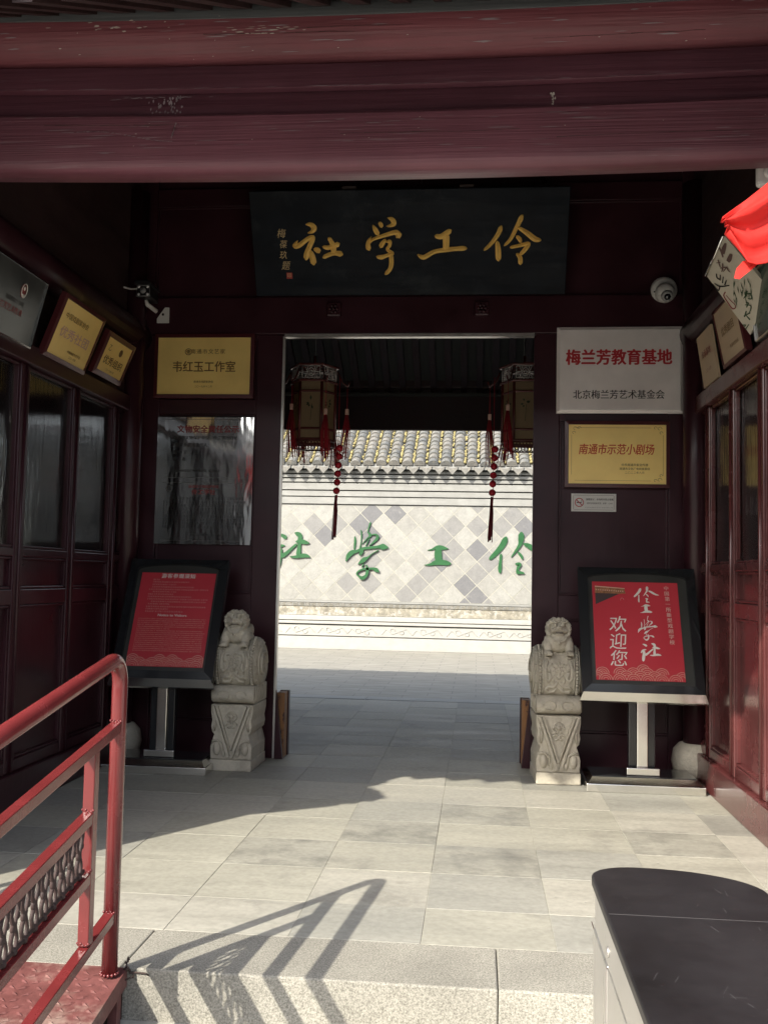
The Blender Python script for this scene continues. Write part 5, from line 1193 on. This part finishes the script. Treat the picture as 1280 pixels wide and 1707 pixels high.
def bead_string(x, y, label):
    t = thing('bead_string', label, 'hanging ornament', (x, y, 2.45), (0, 0, 0), 'red bead strings hanging by the lanterns')
    MB().tube([(x, y, 3.05), (x, y, 2.0), (x - .004, y, 1.95)], .003, 5).build('cord', M['tassel'], t)
    for k in range(6): MB().ball((x - .004 * k + .012, y, 2.437 - .0735 * k), .030, 14, 10).build('bead', M['bead'], t)
    b_ = MB(); rr = random.Random(int(x * 100))
    for q in range(16):
        dx = rr.uniform(-.014, .014); b_.tube([(x - .012 + dx * .4, y, 2.035), (x - .012 + dx, y + dx, 1.9), (x - .022 + dx * 1.3, y, 1.70 - rr.uniform(0, .05))], .0035, 5)
    b_.build('tassel', mat('dark_maroon_thread', (.16, .015, .025), .8) if 'dark_maroon_thread' not in bpy.data.materials else bpy.data.materials['dark_maroon_thread'], t)
lantern(-1.425, 8.3, 'red framed hexagonal paper lantern hanging on the left behind the doorway')
lantern(.375, 8.3, 'red framed hexagonal paper lantern hanging on the right behind the doorway')
bead_string(-1.197, 8.26, 'string of six red beads with a dark tassel beside the left lantern')
bead_string(.122, 8.26, 'string of six red beads with a dark tassel beside the right lantern')

# ------------------------------------------------------------------ ramp with railings
SLP = .165
rp = thing('access_ramp', 'worn red checker plate access ramp leading up to the stone step', 'ramp', (-1.8, 3.3, -.1))
def zr(y): return .004 - (3.335 - y) * SLP
y0, y1 = .9, 3.336
MB().hexa([(-2.62, y0, zr(y0) - .006), (-1.165, y0, zr(y0) - .006), (-1.165, y1, zr(y1) - .006), (-2.62, y1, zr(y1) - .006), (-2.62, y0, zr(y0)), (-1.165, y0, zr(y0)), (-1.165, y1, zr(y1)), (-2.62, y1, zr(y1))]).build('checker_plate', M['ramp_paint'], rp)
b_ = MB(); i = 0; y = 2.0
while y < 3.32:
    x = -2.58 + (.02 if i % 2 else 0)
    j = 0
    while x < -1.19:
        s = 1 if (i + j) % 2 else -1; l_ = .024; w_ = .0048; z = zr(y)
        c, sn = .78 * l_, .62 * l_ * s; px_, py_ = -.62 * w_ * s, .78 * w_
        # simple raised lens: four faces from edge to ridge
        k0 = len(b_.v); b_.v += [Vector((x - c, y - sn, z)), Vector((x + px_ * 1.6, y + py_ * 1.6, z)), Vector((x + c, y + sn, z)), Vector((x - px_ * 1.6, y - py_ * 1.6, z)), Vector((x, y, z + .0048))]
        b_.f += [(k0 + 3, k0 + 2, k0 + 4), (k0 + 2, k0 + 1, k0 + 4), (k0 + 1, k0, k0 + 4), (k0, k0 + 3, k0 + 4)]; b_.sm += [False] * 4
        x += .046; j += 1
    y += .034; i += 1
b_.build('raised_treads', M['ramp_paint'], rp, kind='stuff')
for x in (-2.62, -1.195):
    MB().hexa([(x, y0, zr(y0) - .06), (x + .03, y0, zr(y0) - .06), (x + .03, y1, zr(y1) - .06), (x, y1, zr(y1) - .06), (x, y0, zr(y0) - .007), (x + .03, y0, zr(y0) - .007), (x + .03, y1, zr(y1) - .007), (x, y1, zr(y1) - .007)]).build('side_channel', M['ramp_paint'], rp)
MB().box(-2.6, -1.2, 3.27, 3.31, -.168, -.07).build('cross_support', M['rust'], rp)
MB().box(-1.20, -1.17, 3.26, 3.30, -.17, -.065).build('support_leg', M['ramp_paint'], rp)
def railing(xc, label):
    t = thing('ramp_railing', label, 'railing', (xc, 3.28, 0), group='red painted steel railings of the access ramp')
    RP = M['rail_paint']; Y0 = 1.2
    top = [(xc, Y0, 1.045 - (3.2 - Y0) * .166), (xc, 3.16, 1.040), (xc, 3.215, 1.047), (xc, 3.255, 1.030), (xc, 3.28, .985), (xc, 3.282, .93), (xc, 3.282, .008)]
    pts = spline([(a, b, c) for a, b, c in top[1:6]], 4)
    MB().tube([top[0]] + [tuple(p) for p in pts] + [top[6]], .0265, 18, cap=True).build('handrail_and_post', RP, t)
    def rail(z_at, y_end, hgt=.036, name='lower_rail', w=.018, ys=Y0, slope=SLP):
        za = z_at - (y_end - ys) * slope
        MB().hexa([(xc - w, ys, za - hgt), (xc + w, ys, za - hgt), (xc + w, y_end, z_at - hgt), (xc - w, y_end, z_at - hgt), (xc - w, ys, za), (xc + w, ys, za), (xc + w, y_end, z_at), (xc - w, y_end, z_at)]).build(name, RP, t, .003)
    rail(.842, 3.27); rail(.590, 3.04); rail(.405, 3.04); rail(.212, 3.27, slope=.17)
    for yb in (3.06, 2.36, 1.66):
        dz = -(3.06 - yb) * SLP
        MB().box(xc - .018, xc + .018, yb - .02, yb + .02, .178 + dz, .775 + dz).build('baluster', RP, t, .003)
    # welds
    wd = MB()
    for (yy, zz) in ((3.257, .842), (3.042, .595), (3.042, .41), (3.257, .21), (3.042, .185)):
        for k in range(7): wd.ball((xc - .018 + .006 * k, yy + .002 * math.sin(k * 2), zz + .003 * math.cos(k * 3)), .0045, 6, 4)
    for k in range(14): wd.ball((xc + .028 * math.cos(k * .45), 3.282 + .028 * math.sin(k * .45), .006), .006, 6, 4)
    wd.build('weld_beads', RP, t, kind='stuff')
    # cast scroll panel between the middle rails
    sc = MB(); y = 2.985; k = 0
    while y > 1.3:
        zb2 = .405 - (3.04 - y) * SLP; zt2 = .552 - (3.04 - y) * SLP; p = .060
        a = [(xc, y, zb2 + .004), (xc, y - .018, zb2 + .04), (xc, y - .006, zb2 + .075), (xc, y - .020, zb2 + .11), (xc, y - .002, zt2)]
        b2 = [(xc, y, zb2 + .004), (xc, y + .018, zb2 + .04), (xc, y + .004, zb2 + .08), (xc, y + .018, zb2 + .115), (xc, y + .026, zt2 + .006)]
        sc.tube([tuple(q) for q in spline(a, 3)], .0068, 6); sc.tube([tuple(q) for q in spline(b2, 3)], .0060, 6)
        sc.ball((xc, y - .008, zb2 + .075), .011, 8, 6, (.7, 1, 1.4)); sc.ball((xc, y, zb2 + .012), .012, 8, 6); sc.ball((xc, y + .022, zb2 + .10), .008, 6, 5, (.7, 1, 1.3))
        y -= p; k += 1
    sc.tube([(xc, 3.02, .415), (xc, 1.25, .415 - 1.77 * SLP)], .008, 6); sc.build('cast_scroll_panel', M['cast_iron'], t)
    return t
railing(-1.208, 'red painted ramp railing in the left foreground ending in a bent handrail post')
railing(-2.55, 'red painted ramp railing on the far side of the ramp, outside the frame')
# rusty wire tangle at the plate corner
t = thing('wire_tangle', 'twisted rusty wire knotted at the ramp corner by the railing foot', 'wire', (-1.16, 3.33, 0)); b_ = MB(); rr = random.Random(2)
for q in range(5):
    p = Vector((-1.165, 3.325, .01)); pts = [p.copy()]
    for k in range(7):
        p = p + Vector((rr.uniform(-.010, .012), rr.uniform(-.012, .010), rr.uniform(-.016, .010))); p.y = min(p.y, 3.338); pts.append(p.copy())
    b_.tube(pts, .0032, 5)
b_.build('wire', M['rust'], t)
b_ = MB(); b_.tube([(-1.15, 3.338, -.01), (-1.10, 3.338, -.012), (-1.09, 3.338, -.018)], .003, 5); b_.build('wire_end', M['rust'], t)
MB().box(-1.187, -1.1815, 3.341, 3.344, -.17, 0).build('dark_joint', M['rust'], t)

# ------------------------------------------------------------------ turnstile
ts = thing('turnstile', 'brushed steel turnstile cabinet with scuffed black rounded lid in the right foreground', 'turnstile', (.36, 1.2, -.17))
def plan(x0, x1, ya, yb, rl, rr_, n=10):
    """outline seen from above, far end rounded"""
    pts = [(x0, ya), (x1, ya)]
    pts += [(x1 - rr_ + rr_ * math.cos(math.radians(90 * k / n)), yb - rr_ * .62 + rr_ * .62 * math.sin(math.radians(90 * k / n))) for k in range(n + 1)]
    pts += [(x0 + rl - rl * math.sin(math.radians(90 * k / n)), yb - rl * .8 + rl * .8 * math.cos(math.radians(90 * k / n))) for k in range(n + 1)]
    return pts
pl_ = plan(.208, .495, .45, 1.865, .085, .19)
MB().prism(pl_, 'z', .812, .830).build('lid', M['turn_top'], ts, .003)
MB().prism(plan(.214, .489, .45, 1.858, .08, .185), 'z', .74, .811).build('upper_band', M['satin_steel'], ts, .002)
MB().box(.218, .485, .47, 1.62, -.17, .739).build('core', M['turn_in'], ts)
MB().prism(plan(.212, .49, 1.63, 1.86, .08, .185), 'z', -.17, .739).build('end_pillar', M['satin_steel'], ts, .003)
MB().box(.2125, .2175, .47, 1.62, .60, .739).build('side_band', M['satin_steel'], ts); 
for y in (.9, 1.28): MB().box(.2125, .2175, y, y + .035, -.17, .599).build('side_strip', M['satin_steel'], ts)
MB().lathe([(.009, 0), (.008, -.002), (.005, -.003)], (.2138, 1.62, .765), 'x', 14).build('lock', M['satin_steel'], ts)
MB().box(.2128, .2138, .47, 1.84, .735, .7375).build('band_shadow_gap', M['rust'], ts)
b_ = MB(); b_.box(.212, .491, 1.600, 1.6012, .8285, .8302); b_.build('lid_seam', mat('seam_grey', (.10, .095, .095), .5), ts)

rr = random.Random(12); b_ = MB()
for k in range(46):
    x, y, a, l_ = rr.uniform(.235, .47), rr.uniform(1.15, 1.8), rr.gauss(1.4, .5), rr.uniform(.003, .035) if k % 3 else rr.uniform(.001, .003)
    w_ = .00035 if k % 3 else .0009
    c, q = math.cos(a) * l_ / 2, math.sin(a) * l_ / 2
    b_.add([(x - c - w_, y - q, .8307), (x + c, y + q - w_, .8307), (x + c + w_, y + q, .8307), (x - c, y - q + w_, .8307)], [(0, 1, 2, 3)])
b_.build('scratches', mat('lid_scratch', (.16, .15, .15), .6), ts, kind='stuff')
# ------------------------------------------------------------------ street side behind the camera (seen in the polished plates)
sb = thing('street_building', 'long pale two storey building across the street behind the viewer', 'building', (0, -11, -.17))
box('wall', M['far_wall'], sb, -16, 16, -13, -11, -.17, 4.6)
for k in range(10):
    x = -14.6 + 3.1 * k
    box('window', M['far_window'], sb, x, x + 1.6, -11.02, -10.98, .9, 3.0)
    box('sill', M['white_stone'], sb, x - .1, x + 1.7, -11.08, -10.9, .78, .88)
MB().hexa([(-16.5, -13.5, 4.5), (16.5, -13.5, 4.5), (16.5, -10.6, 4.5), (-16.5, -10.6, 4.5), (-16.5, -12.2, 5.4), (16.5, -12.2, 5.4), (16.5, -12.0, 5.4), (-16.5, -12.0, 5.4)]).build('roof', M['roof_tile'][0], sb)
